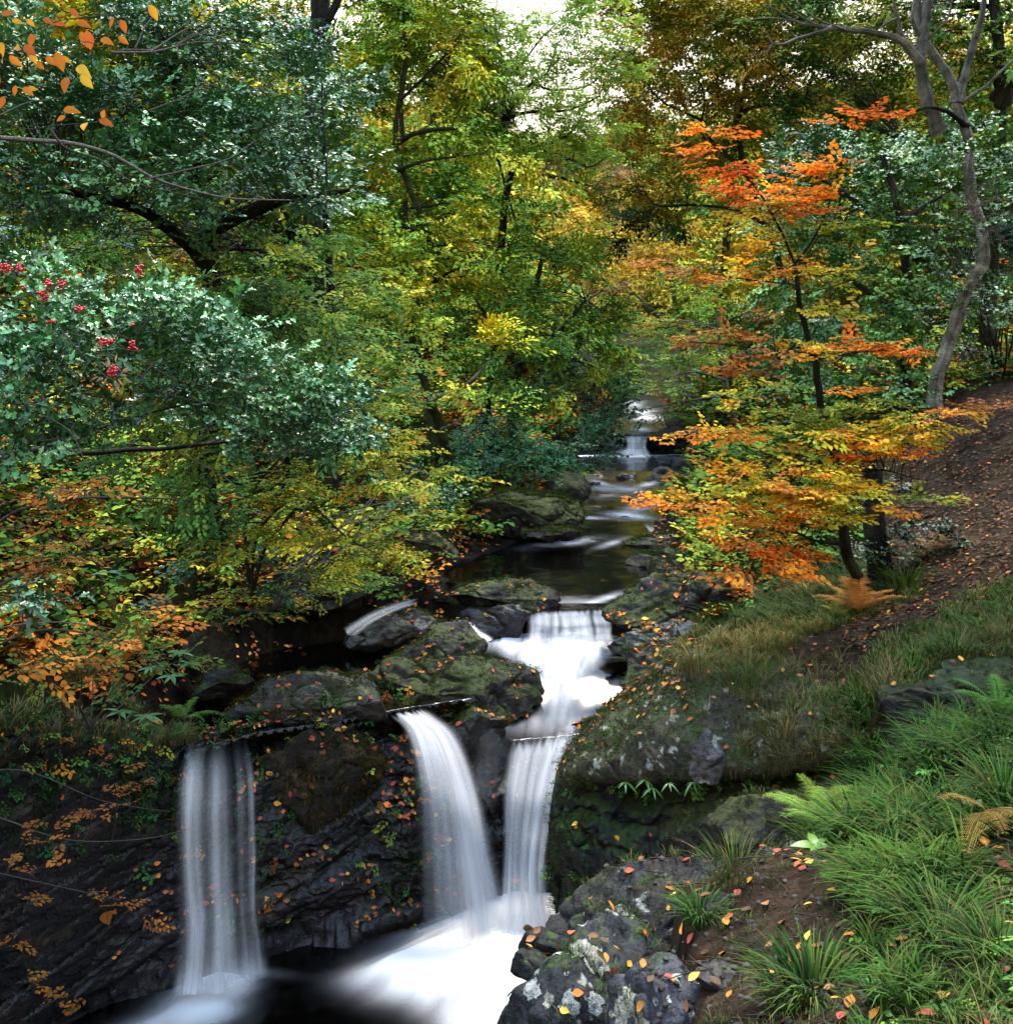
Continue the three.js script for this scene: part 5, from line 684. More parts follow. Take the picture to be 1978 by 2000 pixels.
const hollyL = plant('holly_bush', 'pale-glinting holly bush with spiny leaves along the left edge', 'bush', { seed: 28, leaf: 'hollyNear', mat: M.gloss, palette: PAL.holly.map((c) => c.map((v) => v * 1.15)), cover: 3.6, clump: 0.2, per: 10, bark: [0.12, 0.1, 0.075], twigCol: BARKP, twigR: 0.8, twig: 0.5, f: 0.5,
  wood: [['trunk', [[-60, 640, 9.6], [-50, 520, 9], [-30, 470, 8.6], [40, 448, 8.4], [85, 452, 8.4], [160, 448, 8.8], [250, 440, 9.2]], 0.05, 0.012, [0.08, 0.07, 0.055]], ['limb', [[-30, 470, 8.6], [40, 400, 7.6], [120, 370, 7.4]], 0.02, 0.006], ['limb', [[40, 448, 8.4], [160, 410, 8.2], [270, 390, 8.8]], 0.014, 0.005],
    ['limb', [[-20, 296, 6.8], [16, 298, 6.8], [40, 306, 6.8], [90, 322, 6.9], [135, 342, 7]], 0.006, 0.003, BARKP], ['limb', [[10, 316, 6.8], [50, 308, 6.8], [73, 302, 6.8]], 0.005, 0.0025, BARKP], ['limb', [[60, 292, 6.8], [100, 283, 6.8], [128, 270, 6.8]], 0.005, 0.0025, BARKP], ['limb', [[122, 355, 7.2], [145, 363, 7.2], [175, 379, 7.3], [205, 386, 7.4], [240, 392, 7.6]], 0.006, 0.002, BARKP], ['limb', [[154, 362, 7], [141, 380, 7], [132, 395, 7]], 0.007, 0.005, BARKP], ['limb', [[140, 384, 7.4], [170, 395, 7.5], [205, 402, 7.6], [225, 406, 7.6]], 0.006, 0.002, BARKP],
    ['limb', [[30, 408, 6.6], [68, 430, 6.6], [78, 445, 6.6], [84, 460, 6.6], [92, 472, 6.6], [104, 477, 6.6], [122, 470, 6.6]], 0.005, 0.002, BARKP], ['limb', [[-10, 402, 6.6], [20, 404, 6.6], [40, 405, 6.6]], 0.005, 0.002, BARKP], ['limb', [[190, 414, 7.6], [184, 426, 7.6], [180, 440, 7.6]], 0.005, 0.003, BARKP], ['limb', [[212, 427, 7.6], [198, 440, 7.7], [182, 452, 7.8]], 0.005, 0.003, BARKP], ['limb', [[176, 452, 7.8], [205, 466, 7.8], [228, 480, 7.8], [245, 500, 7.8]], 0.006, 0.002, BARKP], ['limb', [[220, 386, 8], [270, 370, 8.2], [285, 350, 8.4]], 0.005, 0.002, BARKP], ['limb', [[280, 455, 8.6], [310, 440, 8.8], [335, 425, 9]], 0.005, 0.002, BARKP]],
  bodies: [[30, 300, 7, 70, 40, 0.5, 0.9], [90, 325, 7.2, 80, 45, 0.6], [30, 360, 7, 70, 50, 0.5], [160, 335, 7.6, 70, 40, 0.5], [220, 365, 8.2, 80, 32, 0.5], [290, 395, 9, 60, 32, 0.5], [60, 410, 6.9, 80, 30, 0.5, 0.9], [150, 405, 8.2, 70, 20, 0.4, 0.7], [240, 405, 8.8, 90, 24, 0.5, 0.9], [290, 430, 9.2, 70, 26, 0.5], [20, 440, 6.8, 50, 26, 0.4, 0.8], [335, 420, 9.6, 40, 26, 0.4, 0.9], [330, 445, 9.8, 40, 18, 0.4, 0.8], [250, 350, 8.6, 60, 24, 0.4, 0.8], [200, 320, 8, 60, 26, 0.4, 0.7], [60, 455, 6.8, 50, 14, 0.3, 0.4], [235, 455, 9, 60, 14, 0.4, 0.5]] });
plant('holly_sprig', 'single pale holly sprig among the orange leaves at the left edge', 'sprig', { seed: 29, leaf: 'hollyNear', mat: M.gloss, palette: [[0.03, 0.08, 0.03], [0.05, 0.1, 0.045]], cover: 1.4, per: 5, clump: 0.12, wood: [['stem', [[-40, 600, 5.6], [0, 590, 5.5], [35, 583, 5.5]], 0.006, 0.003, BARKG]], bodies: [[32, 585, 5.5, 26, 12, 0.1], [5, 597, 5.5, 22, 10, 0.1]] });
{ // the beech twig that hangs into the upper left corner, every leaf by itself
  const t = thing('beech_branch', 'orange beech leaves on a thin twig in the top left corner', 'branch'), D = 4.8, keep = R; R = rngOf(71); t.position.copy(P(-30, 60, D));
  const o = t.position, wood = [[[-30, 60], [0, 44], [40, 28], [62, 20], [110, 15], [128, 10]], [[-30, 60], [10, 52], [50, 48], [80, 42], [118, 44]], [[-20, 110], [20, 128], [60, 125], [95, 122], [110, 118]], [[40, 28], [60, 60], [72, 78]]];
  for (const w of wood) mesh('twig', limbGeo(w.map(([x, y], i) => P(x, y, D + 0.05 * Math.sin(i * 2)).sub(o)), 0.0035, 0.0015, BARKG), M.bark, t);
  const L = [[5, 75, 1], [262, 55, .9], [195, 108, 1], [285, 105, 1.1], [325, 135, 1.5], [300, 140, 1.2], [375, 168, 1.1], [440, 160, .9], [425, 85, .9], [450, 95, 1], [555, 40, 1.25], [130, 150, 1], [90, 190, 1.3], [110, 205, 1.1], [60, 195, 1], [35, 230, 1.1], [210, 215, 1.5], [225, 235, .9], [253, 312, 1.3], [288, 270, 1.4], [300, 303, 1.3], [130, 255, .9], [170, 235, 1], [5, 180, 1], [10, 230, .9], [100, 95, .8], [45, 100, .8], [160, 92, .8], [15, 382, 1], [85, 350, 1], [100, 355, .8], [235, 435, 1.2], [245, 455, .8], [320, 482, 1.1], [368, 470, 1.1], [390, 432, .8], [60, 340, .8], [-20, 130, 1.2], [-30, 210, 1.2], [-10, 20, 1], [-15, 300, 1]];
  const geos = [0, 1, 2, 3].map((s) => { const B = newB(); R = rngOf(200 + s); leafInto(B, { len: 0.08, wid: 0.042, n: 8, fold: 0.2 + 0.1 * s, curl: 0.1 + 0.08 * s, c: [1, 1, 1] }, new THREE.Matrix4(), 1); return build(B); });
  const mats = [[0.5, 0.16, 0.016], [0.46, 0.12, 0.014], [0.58, 0.27, 0.02], [0.42, 0.1, 0.02], [0.62, 0.36, 0.03]].map((c) => { const m = M.leaf.clone(); m.color.setRGB(...c); return m; });
  L.forEach(([x, y, s], i) => { const m = mesh('leaf', geos[i % 4], x > 240 && x < 310 && y > 260 && y < 310 && i !== 18 ? mats[4] : mats[Math.floor(R() * 4)], t), p = P(x * 0.2678, y * 0.2678 - 6, D + gs() * 0.08).sub(o); m.applyMatrix4(mat4(p, V(gs() * 1.1 + 0.2, -0.6 + gs() * 0.5, gs() * 0.4), V(gs() * 0.5, 0.35, 1).normalize(), s * 0.76)); });
  R = keep;
}
{ // red berry clusters, hanging among the holly
  const t = thing('rowan_branch', 'clusters of bright red berries hanging in front of the holly at the left', 'branch'), D = 6.55; t.position.copy(P(-20, 290, D)); const o = t.position, keep = R; R = rngOf(81); const B0 = new THREE.IcosahedronGeometry(0.0074, 1);
  for (const w of [[[-20, 290], [10, 262], [30, 268]], [[10, 300], [50, 290], [90, 283], [128, 268]], [[-20, 320], [60, 330], [105, 345], [140, 352]], [[60, 330], [100, 372], [112, 380]]]) mesh('twig', limbGeo(w.map(([x, y]) => P(x, y, D + 0.06).sub(o)), 0.004, 0.0018, BARKP), M.bark, t);
  for (const [x, y, a, b, n] of [[6, 268, 11, 9, 36], [-4, 274, 8, 8, 24], [20, 268, 7, 8, 26], [43, 296, 10, 9, 34], [48, 284, 9, 7, 20], [62, 283, 8, 8, 22], [23, 287, 4, 4, 6], [79, 309, 9, 5, 24], [51, 322, 7, 4, 14], [104, 342, 14, 6, 44], [132, 345, 8, 8, 30], [112, 371, 11, 11, 46], [139, 270, 8, 10, 32], [132, 324, 3, 3, 4]]) {
    const gsx = []; for (let i = 0; i < n; i++) { const q = P(x + gs() * a * 0.5, y + gs() * b * 0.5, D - 0.02 + gs() * 0.02).sub(o), g = B0.clone(); g.translate(q.x, q.y, q.z); g.deleteAttribute('uv'); paint(g, () => { return [0.42, 0.008, 0.012]; }); gsx.push(g); }
    const g = mergeGeometries(gsx); g.setAttribute('uv', new THREE.BufferAttribute(new Float32Array(g.attributes.position.count * 2), 2)); mesh('berry_cluster', g, M.berry, t);
  }
  const lf = []; for (let i = 0; i < 16; i++) { const Bq = newB(), a = rr(-2.6, 2.8), q = P(112 + Math.cos(a) * rr(4, 16), 374 + Math.sin(a) * rr(2, 14), D).sub(o); leafInto(Bq, { len: 0.05, wid: 0.014, n: 3, c: [0.36, 0.2, 0.12] }, mat4(q, V(Math.cos(a), -Math.sin(a), 0.2), V(0, 0.4, 1), 1), rr(0.7, 1.2)); lf.push(build(Bq)); }
  mesh('dry_leaves', mergeGeometries(lf), M.leaf, t); R = keep;
}
plant('beech_bush', 'rust-orange beech undergrowth on the dark left bank', 'bush', { seed: 30, leaf: 'beech', scale: 0.8, palette: PAL.rust, cover: 0.75, per: 7, clump: 0.3, flat: 0.3, planar: 1, bark: BARKG, twigCol: [0.16, 0.13, 0.1], tilt: 0.6,
  wood: [['stem', [[-60, 690, 10.5], [-20, 600, 10], [60, 560, 10], [130, 540, 10.2]], 0.02, 0.006], ['stem', [[-60, 690, 10.5], [-10, 530, 9.6], [60, 500, 9.4], [140, 498, 9.6], [190, 500, 9.8]], 0.02, 0.005], ['stem', [[-60, 690, 10.5], [40, 630, 9.4], [110, 640, 9.4], [165, 670, 9.6]], 0.014, 0.004], ['stem', [[-40, 650, 9], [0, 628, 8.6], [60, 622, 8.6], [120, 630, 8.8]], 0.01, 0.003, BARKP]],
  bodies: [[40, 488, 9.3, 70, 16, 0.4, 1.5], [130, 498, 9.6, 60, 14, 0.35, 1.3], [40, 520, 9.6, 80, 16, 0.4, 1.1], [70, 560, 10, 90, 22, 0.5, 0.9], [30, 640, 9, 60, 30, 0.4, 0.7], [110, 620, 9.4, 70, 26, 0.4, 0.6], [170, 650, 9.8, 40, 22, 0.3, 0.5], [30, 590, 9.6, 60, 20, 0.4, 0.7]] });
plant('beech_twigs', 'thin drooping twigs with a few russet leaves over the dark left cliff', 'branch', { seed: 38, leaf: 'beech', scale: 0.6, palette: PAL.rust.map((c) => c.map((v) => v * 0.6)), cover: 0.16, per: 3, clump: 0.16, bark: BARKG, twigCol: [0.12, 0.095, 0.07], planar: 1, wood: [['stem', [[-60, 800, 9.4], [0, 818, 9.2], [70, 840, 9.2], [150, 838, 9.4], [190, 828, 9.6]], 0.008, 0.002, BARKG], ['stem', [[-60, 780, 9.6], [20, 770, 9.6], [100, 800, 9.7], [170, 812, 9.9]], 0.007, 0.002, BARKG], ['stem', [[-60, 860, 9.2], [30, 880, 9], [120, 900, 9.1]], 0.006, 0.002, BARKG]], bodies: [[60, 820, 9.3, 90, 20, 0.2, 1.2], [40, 860, 9.2, 70, 26, 0.2], [60, 920, 9.4, 80, 30, 0.2, 0.8], [40, 970, 9.6, 70, 30, 0.2], [120, 780, 9.8, 70, 24, 0.2]] });
plant('spindle_bush', 'yellow and lime shrub spreading over the left water edge', 'bush', { seed: 31, leaf: 'shrub', palette: PAL.yelgreen, cover: 1.9, per: 9, planar: 1, flat: 0.22, clump: 0.32, bark: [0.09, 0.07, 0.05], pf: 1.1,
  wood: [['stem', [[250, 600, 14.5], [270, 540, 14], [320, 490, 13.6], [380, 460, 13.4], [430, 470, 13.2]], 0.03, 0.008], ['stem', [[250, 600, 14.5], [260, 530, 13.8], [300, 500, 13.4], [350, 540, 13.2], [380, 555, 13.2]], 0.025, 0.006], ['stem', [[250, 600, 14.5], [250, 500, 14], [290, 450, 13.8], [350, 420, 13.6]], 0.025, 0.006]],
  bodies: [[365, 425, 13.8, 45, 22, 0.6], [400, 460, 13.5, 55, 26, 0.6], [425, 485, 13.2, 35, 20, 0.5], [330, 470, 13.4, 60, 24, 0.6, 0.8], [280, 500, 13.4, 60, 18, 0.6, 0.8], [330, 548, 13.2, 60, 16, 0.5, 1.1], [250, 545, 13.2, 55, 22, 0.5, 0.8], [400, 505, 14, 40, 14, 0.5, 0.8], [300, 525, 13.8, 60, 14, 0.5, 0.7], [345, 575, 13.6, 50, 10, 0.4, 0.5], [270, 585, 14.6, 60, 14, 0.4, 0.9], [320, 580, 15.4, 60, 14, 0.4, 0.9, PAL.green], [240, 610, 14.6, 40, 12, 0.3, 0.7, PAL.green], [380, 545, 17, 40, 14, 0.4, 0.9]] });
plant('evergreen_bush', 'small dark rhododendron below the yellow shrub', 'bush', { seed: 32, leaf: 'ivy', mat: M.ivy, palette: PAL.rhodo, cover: 1.8, scale: 0.8, clump: 0.2, per: 8, at: [270, 610, 14.5], twigCol: BARKG, bodies: [[225, 570, 14, 40, 20, 0.4], [280, 575, 14, 40, 18, 0.4, 0.8], [205, 600, 14, 40, 14, 0.4, 0.6], [430, 510, 17, 40, 16, 0.6], [420, 480, 19, 40, 20, 0.7]] });
plant('rowan_seedlings', 'lime green feathery seedlings over the dark left cliff top', 'bush', { seed: 33, leaf: 'shrub', palette: [[0.06, 0.11, 0.02], [0.12, 0.17, 0.03], [0.2, 0.2, 0.03]], cover: 1.0, per: 8, clump: 0.18, flat: 0.4, at: [90, 730, 10.4], twigCol: BARKG, bodies: [[60, 672, 9.8, 60, 16, 0.35], [120, 660, 10.4, 40, 14, 0.3], [30, 690, 9.6, 40, 12, 0.3], [100, 700, 10.2, 50, 12, 0.3, 0.6], [165, 655, 11, 25, 14, 0.25, 0.9]] });
// the orange beech sapling
{
  const T = 13, sap = plant('beech_sapling', 'slender young beech with tiers of orange and yellow leaves on the right bank', 'tree', { seed: 34, leaf: 'beech', palette: PAL.mixed, cover: 2.1, per: 8, planar: 1, flat: 0.22, clump: 0.2, droop: 0.05, tilt: 0.5, pf: 1.5, bark: [0.028, 0.023, 0.017], twigR: 1.1, f: 0.7, scale: 0.92,
    wood: [['trunk', [[868, 600, 13.2], [852, 570, 13], [843, 540, 12.9], [842, 500, 13], [832, 450, 13.1], [820, 408, 13.1], [817, 385, 13], [814, 360, 13], [808, 340, 13], [800, 310, 13], [796, 280, 13], [794, 262, 13]], 0.075, 0.022], ['limb', [[794, 264, 13], [782, 235, 13], [766, 205, 12.9], [740, 170, 12.8], [712, 145, 12.7], [690, 124, 12.6]], 0.018, 0.004], ['limb', [[794, 264, 13], [812, 240, 13], [828, 205, 13], [838, 170, 13], [848, 145, 12.9], [870, 124, 12.8]], 0.016, 0.004],
      ['limb', [[796, 285, 13], [760, 281, 12.8], [720, 276, 12.7], [680, 268, 12.6], [640, 254, 12.5]], 0.009, 0.003], ['limb', [[798, 295, 13], [840, 284, 12.8], [880, 270, 12.7]], 0.008, 0.003], ['limb', [[812, 352, 13], [780, 352, 12.7], [730, 345, 12.5], [690, 342, 12.4]], 0.012, 0.003], ['limb', [[815, 360, 13], [860, 352, 12.7], [920, 350, 12.5]], 0.012, 0.003], ['limb', [[824, 420, 13.1], [780, 415, 12.6], [740, 430, 12.3], [680, 438, 12.1], [650, 434, 12]], 0.014, 0.003], ['limb', [[826, 425, 13.1], [880, 410, 12.6], [940, 408, 12.3], [975, 405, 12.1]], 0.014, 0.003],
      ['limb', [[842, 545, 12.9], [815, 541, 12.5], [790, 532, 12.2], [745, 540, 11.9]], 0.022, 0.004], ['limb', [[842, 520, 13], [800, 500, 12.4], [740, 495, 12], [690, 515, 11.8]], 0.02, 0.004], ['limb', [[838, 480, 13], [880, 470, 12.5], [920, 480, 12.3]], 0.016, 0.004], ['limb', [[815, 395, 13], [780, 392, 12.8], [740, 400, 12.6]], 0.008, 0.003], ['limb', [[838, 485, 13], [880, 505, 12.9], [940, 508, 12.7]], 0.012, 0.003]],
    bodies: [[722, 155, 12.8, 26, 22, 0.25, 1, PAL.red], [746, 182, 12.8, 28, 20, 0.25, 1.1, PAL.red], [768, 206, 12.9, 28, 16, 0.25, 1.1, PAL.orange], [694, 130, 12.6, 12, 10, 0.12, 0.7, PAL.red], [822, 168, 13, 12, 22, 0.2, 1.1, PAL.red], [835, 178, 13, 22, 13, 0.2, 0.8, PAL.orange], [850, 128, 12.9, 10, 12, 0.1, 0.7, PAL.red], [870, 123, 12.8, 20, 5, 0.1, 1, PAL.red], [868, 105, 12.8, 8, 8, 0.1, 0.5, PAL.red], [802, 200, 13, 24, 20, 0.25, 1, PAL.red], [785, 205, 13, 20, 14, 0.25, 1, PAL.orange], [740, 210, 12.8, 40, 7, 0.2, 1, PAL.yelgreen], [800, 224, 13, 60, 11, 0.3, 1.1, PAL.yelgreen], [855, 220, 12.9, 28, 6, 0.15, 1, PAL.yelgreen], [780, 238, 12.9, 35, 10, 0.25, 0.8, PAL.mixed],
      [655, 260, 12.5, 26, 5, 0.12, 0.9, PAL.rust], [705, 276, 12.6, 40, 6, 0.2, 1.1, PAL.rust], [750, 280, 12.7, 34, 7, 0.2, 1.1, PAL.mixed], [735, 262, 12.8, 24, 4, 0.15, 0.8], [815, 280, 12.9, 40, 8, 0.3, 0.9, PAL.yelgreen], [862, 272, 12.7, 26, 4, 0.12, 1, PAL.mixed], [816, 317, 12.9, 28, 9, 0.2, 1, PAL.yelgreen], [770, 316, 12.8, 16, 4, 0.1, 0.7, PAL.rust],
      [740, 345, 12.5, 55, 11, 0.4, 1.3, PAL.rust], [722, 371, 12.4, 40, 7, 0.3, 1.1, PAL.rust], [790, 350, 12.7, 40, 10, 0.4, 1, PAL.mixed], [860, 350, 12.6, 55, 9, 0.3, 1.3, PAL.orange], [912, 352, 12.5, 22, 7, 0.2, 1.2, PAL.red], [850, 336, 12.7, 34, 6, 0.25, 0.9, PAL.orange], [765, 390, 12.7, 40, 6, 0.25, 0.9, PAL.yelgreen], [740, 402, 12.6, 28, 5, 0.2, 0.8, PAL.mixed], [850, 390, 12.9, 24, 5, 0.2, 0.6, PAL.orange],
      [850, 412, 12.6, 75, 13, 0.5, 1.2, PAL.yelgreen], [935, 410, 12.3, 46, 6, 0.2, 1.1, PAL.orange], [980, 404, 12.1, 26, 4, 0.12, 0.6, PAL.rust], [700, 437, 12.2, 46, 7, 0.25, 1.1, PAL.orange], [745, 432, 12.4, 40, 9, 0.3, 1.1, PAL.mixed], [800, 425, 12.6, 55, 12, 0.4, 1.1, PAL.yelgreen], [855, 440, 12.4, 80, 16, 0.5, 1.2, PAL.mixed], [905, 432, 12.3, 45, 14, 0.3, 1, PAL.mixed],
      [760, 487, 12, 60, 14, 0.4, 1.3, PAL.mixed], [820, 476, 12.2, 70, 20, 0.5, 1.2, PAL.mixed], [875, 462, 12.3, 55, 15, 0.4, 1.1, PAL.orange], [715, 507, 11.8, 38, 11, 0.3, 1.2, PAL.orange], [790, 513, 12, 60, 16, 0.4, 1.2, PAL.mixed], [735, 542, 11.8, 32, 9, 0.25, 1, PAL.orange], [760, 570, 11.7, 32, 12, 0.25, 1.1, PAL.orange], [805, 540, 12, 42, 14, 0.3, 1.1, PAL.orange], [845, 508, 12.3, 36, 15, 0.3, 1, PAL.mixed], [930, 508, 12.7, 26, 9, 0.2, 0.9, PAL.yelgreen], [690, 497, 11.9, 40, 12, 0.3, 1.1, PAL.orange], [750, 525, 11.9, 50, 14, 0.35, 1.2, PAL.mixed], [800, 490, 11.9, 70, 14, 0.4, 1.2, PAL.mixed], [730, 470, 12.1, 45, 8, 0.3, 0.9, PAL.orange], [780, 556, 11.8, 26, 10, 0.2, 0.9, PAL.orange]] });
}
plant('ivy_stump', 'dark ivy-covered trunk stump behind the sapling foot', 'tree stump', { seed: 35, leaf: 'ivy', mat: M.ivy, palette: PAL.dark, cover: 1.6, scale: 0.7, clump: 0.16, per: 8, wood: [['trunk', [[884, 612, 13.5], [880, 570, 13.6], [874, 520, 13.7], [872, 470, 13.8]], 0.17, 0.12, [0.016, 0.014, 0.01]]], twig: 0, bodies: [[880, 520, 13.7, 26, 45, 0.25, 0.8], [905, 550, 13.8, 45, 36, 0.3, 0.9, [...PAL.dark, PAL.green[1]]], [870, 560, 13.4, 16, 20, 0.15, 0.4], [930, 530, 14, 40, 24, 0.3, 0.7, [...PAL.dark, PAL.green[1], PAL.oak[2]]]] });

// ---------------------------------------------------------------- grass, ferns, undergrowth and fallen leaves
function bladesInto(B, o) { // a bunch of arching blades round the origin
  for (let i = 0; i < o.n; i++) {
    const a = rr(0, 6.283), r = Math.sqrt(R()) * o.r, h = o.h * rr(0.55, 1.15), lean = o.lean * rr(0.3, 1.2), w = o.w * rr(0.7, 1.2), dx = Math.cos(a), dz = Math.sin(a), c = o.c[Math.floor(R() * o.c.length)], s = rr(0.75, 1.25), base = B.pos.length / 3, tw = a + rr(0.8, 2.2), n = o.seg || 4;
    for (let k = 0; k <= n; k++) {
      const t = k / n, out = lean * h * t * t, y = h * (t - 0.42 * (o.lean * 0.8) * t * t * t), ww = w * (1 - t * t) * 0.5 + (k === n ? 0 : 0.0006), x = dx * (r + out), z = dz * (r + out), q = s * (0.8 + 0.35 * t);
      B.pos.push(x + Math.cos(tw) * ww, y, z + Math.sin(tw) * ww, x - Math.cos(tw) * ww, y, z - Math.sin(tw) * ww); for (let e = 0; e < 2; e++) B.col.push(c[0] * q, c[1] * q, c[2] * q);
      if (k) { const p = base + k * 2; B.idx.push(p - 2, p - 1, p, p - 1, p + 1, p); }
    }
  }
}
const GREENG = [[0.015, 0.048, 0.005], [0.027, 0.075, 0.007], [0.05, 0.105, 0.01], [0.011, 0.032, 0.005], [0.085, 0.09, 0.018]], DRYG = [[0.16, 0.13, 0.045], [0.1, 0.11, 0.028], [0.05, 0.075, 0.014], [0.2, 0.14, 0.055]], MIXG = [[0.04, 0.08, 0.011], [0.06, 0.1, 0.014], [0.13, 0.11, 0.034], [0.03, 0.055, 0.01]];
R = rngOf(501);
const tuft = (o) => { const B = newB(); bladesInto(B, o); return build(B); };
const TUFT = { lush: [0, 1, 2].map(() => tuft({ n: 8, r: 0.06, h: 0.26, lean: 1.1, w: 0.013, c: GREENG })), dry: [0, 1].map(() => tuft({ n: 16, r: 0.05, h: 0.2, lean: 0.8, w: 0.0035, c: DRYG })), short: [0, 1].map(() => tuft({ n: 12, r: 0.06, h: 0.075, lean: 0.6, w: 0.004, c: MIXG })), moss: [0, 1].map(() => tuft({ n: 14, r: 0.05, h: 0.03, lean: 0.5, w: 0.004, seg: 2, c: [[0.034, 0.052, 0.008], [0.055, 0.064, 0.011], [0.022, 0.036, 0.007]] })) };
const scatter = {}; const drop = (k, m, c) => { (scatter[k] ||= [[], []])[0].push(m); scatter[k][1].push(c); };
const upAt = (x, d) => { const e = 0.07, g = topAt(x, d)[0]; return V(-(topAt(x + e, d)[0] - g) / e, 1, (topAt(x, d + e)[0] - g) / e).clampLength(0, 2.2).normalize(); };
const yaw = () => { const a = rr(0, 6.283); return V(Math.cos(a), 0, Math.sin(a)); };
const upright = (p, s) => mat4(p, yaw(), V(gs() * 0.12, 1, gs() * 0.12).normalize(), s);
const seenAt = (x, y, d) => [506 + x / d * F, HY - y / d * F];
for (let i = 0; i < 42000; i++) { // right bank
  const d = 3.9 + 13 * Math.pow(R(), 1.25), x = rr(PX(505, d), PX(1190, d)), b = bareness(x, d), [y, ny, id] = topAt(x, d); if (y < POOL + 1.4 || nearWater(x, d) < 0.25) continue;
  const [px, py] = seenAt(x, y, d), nz = n3(x * 1.1, d * 1.1, 5) + 0.4 * n3(x * 4, d * 4, 2), e = ss(py, 690, 720) * ss(px, 770, 830), p = V(x, y - 0.01, -d), tone = rr(0.8, 1.2);
  if (id >= 0 && !(id === big && px > 700 + 30 * nz && py < 738 + 14 * nz)) { if (ny > 0.55 && R() < 0.5 && nz > -0.1 && px > 560) drop(R() < 0.2 ? 'short' + (i % 2) : 'moss' + (i % 2), upright(p, rr(0.6, 1.1)), [tone, tone, tone]); continue; }
  if (b > 0.35 + 0.3 * nz) { if (R() < 0.06) drop('short' + (i % 2), upright(p, rr(0.4, 0.9)), [tone, tone, tone]); continue; }
  const lush = (py > 700 && px > 800 + 40 * nz && py < 850 + 25 * nz ? 1 : 0) || (py > 872 && px > 775 && nz > 0.2 ? 1 : 0), bank = py > 630 && py < 745 && px > 660 && px < 900;
  if (lush) { if (R() < 0.72 * ss(nz, -0.3, 0.35)) { if (R() < 0.12) drop('low' + Math.floor(R() * 2), mat4(p.clone().add(V(0, 0.08, 0)), yaw(), V(0, 1, 0), rr(0.3, 0.6)), PAL.ivy[2].map((v) => v * tone)); drop('lush' + (i % 3), upright(p, rr(0.7, 1.25) * (py > 880 ? 0.8 : 1) * (1 + 0.5 * nz)), [tone * rr(0.7, 1.2) * (0.72 + 0.5 * nz), tone * (0.75 + 0.4 * nz), tone * 0.7]); } }
  else if (bank) { drop(nz > 0.3 || R() < 0.15 ? 'dry' + (i % 2) : 'short' + (i % 2), upright(p, rr(0.7, 1.4)), [tone, tone, tone]); if (R() < 0.12) drop('lush' + (i % 3), upright(p, rr(0.4, 0.7)), [tone, tone * 0.95, tone]); }
  else if (py > 850 && px > 700 && R() < 0.62) { if (R() < 0.12) { const c = PAL.ivy[1 + Math.floor(R() * 3)]; drop('low' + Math.floor(R() * 2), mat4(p, yaw(), V(0, 1, 0), rr(0.25, 0.45)), c.map((v) => v * tone * 0.8)); } }
  else if (d < 8 && R() < 0.45) { if (R() < 0.4) { const c = PAL.ivy[1 + Math.floor(R() * 3)]; drop('low' + Math.floor(R() * 2), mat4(p, yaw(), V(0, 1, 0), rr(0.3, 0.55)), c.map((v) => v * tone)); } }
  else if (d < 13) drop(R() < 0.18 ? 'dry' + (i % 2) : R() < 0.3 ? 'lush' + (i % 3) : 'short' + (i % 2), upright(p, rr(0.4, 0.9)), [tone, tone, tone]);
  else { drop('short' + (i % 2), upright(p, rr(0.8, 1.5)), [tone, tone * 0.9, tone]); if (px < 965 && R() < 0.6) drop('lush' + (i % 3), upright(p, rr(0.6, 1.1)), [tone * 0.6, tone * 0.6, tone * 0.6]); }
}
for (let i = 0; i < 40000; i++) { // moss and short grass on the stones of the stream and the left bank
  const d = rr(11.5, 26), x = rr(PX(150, d), PX(800, d)), [y, ny, id] = topAt(x, d); if (id < 0 || id >= 900 || ny < 0.5 || (rocks[id].o.moss ?? 0.5) < 0.3 || n3(x * 2, d * 2, 7) + 0.4 * n3(x * 7, d * 7, 1) < -0.2) continue;
  const t = rr(0.7, 1.2); drop('moss' + (i % 2), upright(V(x, y - 0.005, -d), rr(0.8, 1.6) * (d > 18 ? 1.8 : 1)), id >= 0 && rocks[id].o.mossCol && rocks[id].o.mossCol[0] > 1.3 * rocks[id].o.mossCol[1] ? [t * 0.7, t * 0.36, t * 0.5] : [t, t, t]);
}
for (let i = 0; i < 2600; i++) { // grass hanging over the top of the left rock wall
  const d = rr(9.6, 13), x = rr(-6.5, PX(190, d)), [y, ny] = topAt(x, d); if (y < -4.6 || ny < 0.4) continue; const t = rr(0.5, 0.9); drop(R() < 0.4 ? 'dry0' : 'short' + (i % 2), upright(V(x, y - 0.01, -d), rr(0.7, 1.5)), [t * 0.8, t, t]);
}
{ // brown rootlets and moss hanging over the hump between the falls
  const k0 = rocks.findIndex((r) => /brown hump/.test(r.t.userData.label)), p = rocks[k0].geo.attributes.position, N = rocks[k0].geo.attributes.normal;
  for (let i = 0; i < 3400; i++) { const k = Math.floor(R() * p.count), nn = V(N.getX(k), N.getY(k), N.getZ(k)); if (n3(p.getX(k) * 3, p.getY(k) * 3, p.getZ(k) * 3) < -0.25) continue; const t = rr(0.3, 1), u = nn.clone().add(V(0, nn.y > 0.7 ? 0 : -0.9, 0)).normalize(); drop(R() < 0.6 ? 'moss' + (i % 2) : 'short' + (i % 2), mat4(V(p.getX(k), p.getY(k), p.getZ(k)), yaw(), u, rr(0.6, 1.3)), R() < 0.7 ? [t * 0.9, t * 0.4, t * 0.5] : [t * 0.6, t * 0.6, t * 0.6]); }
}
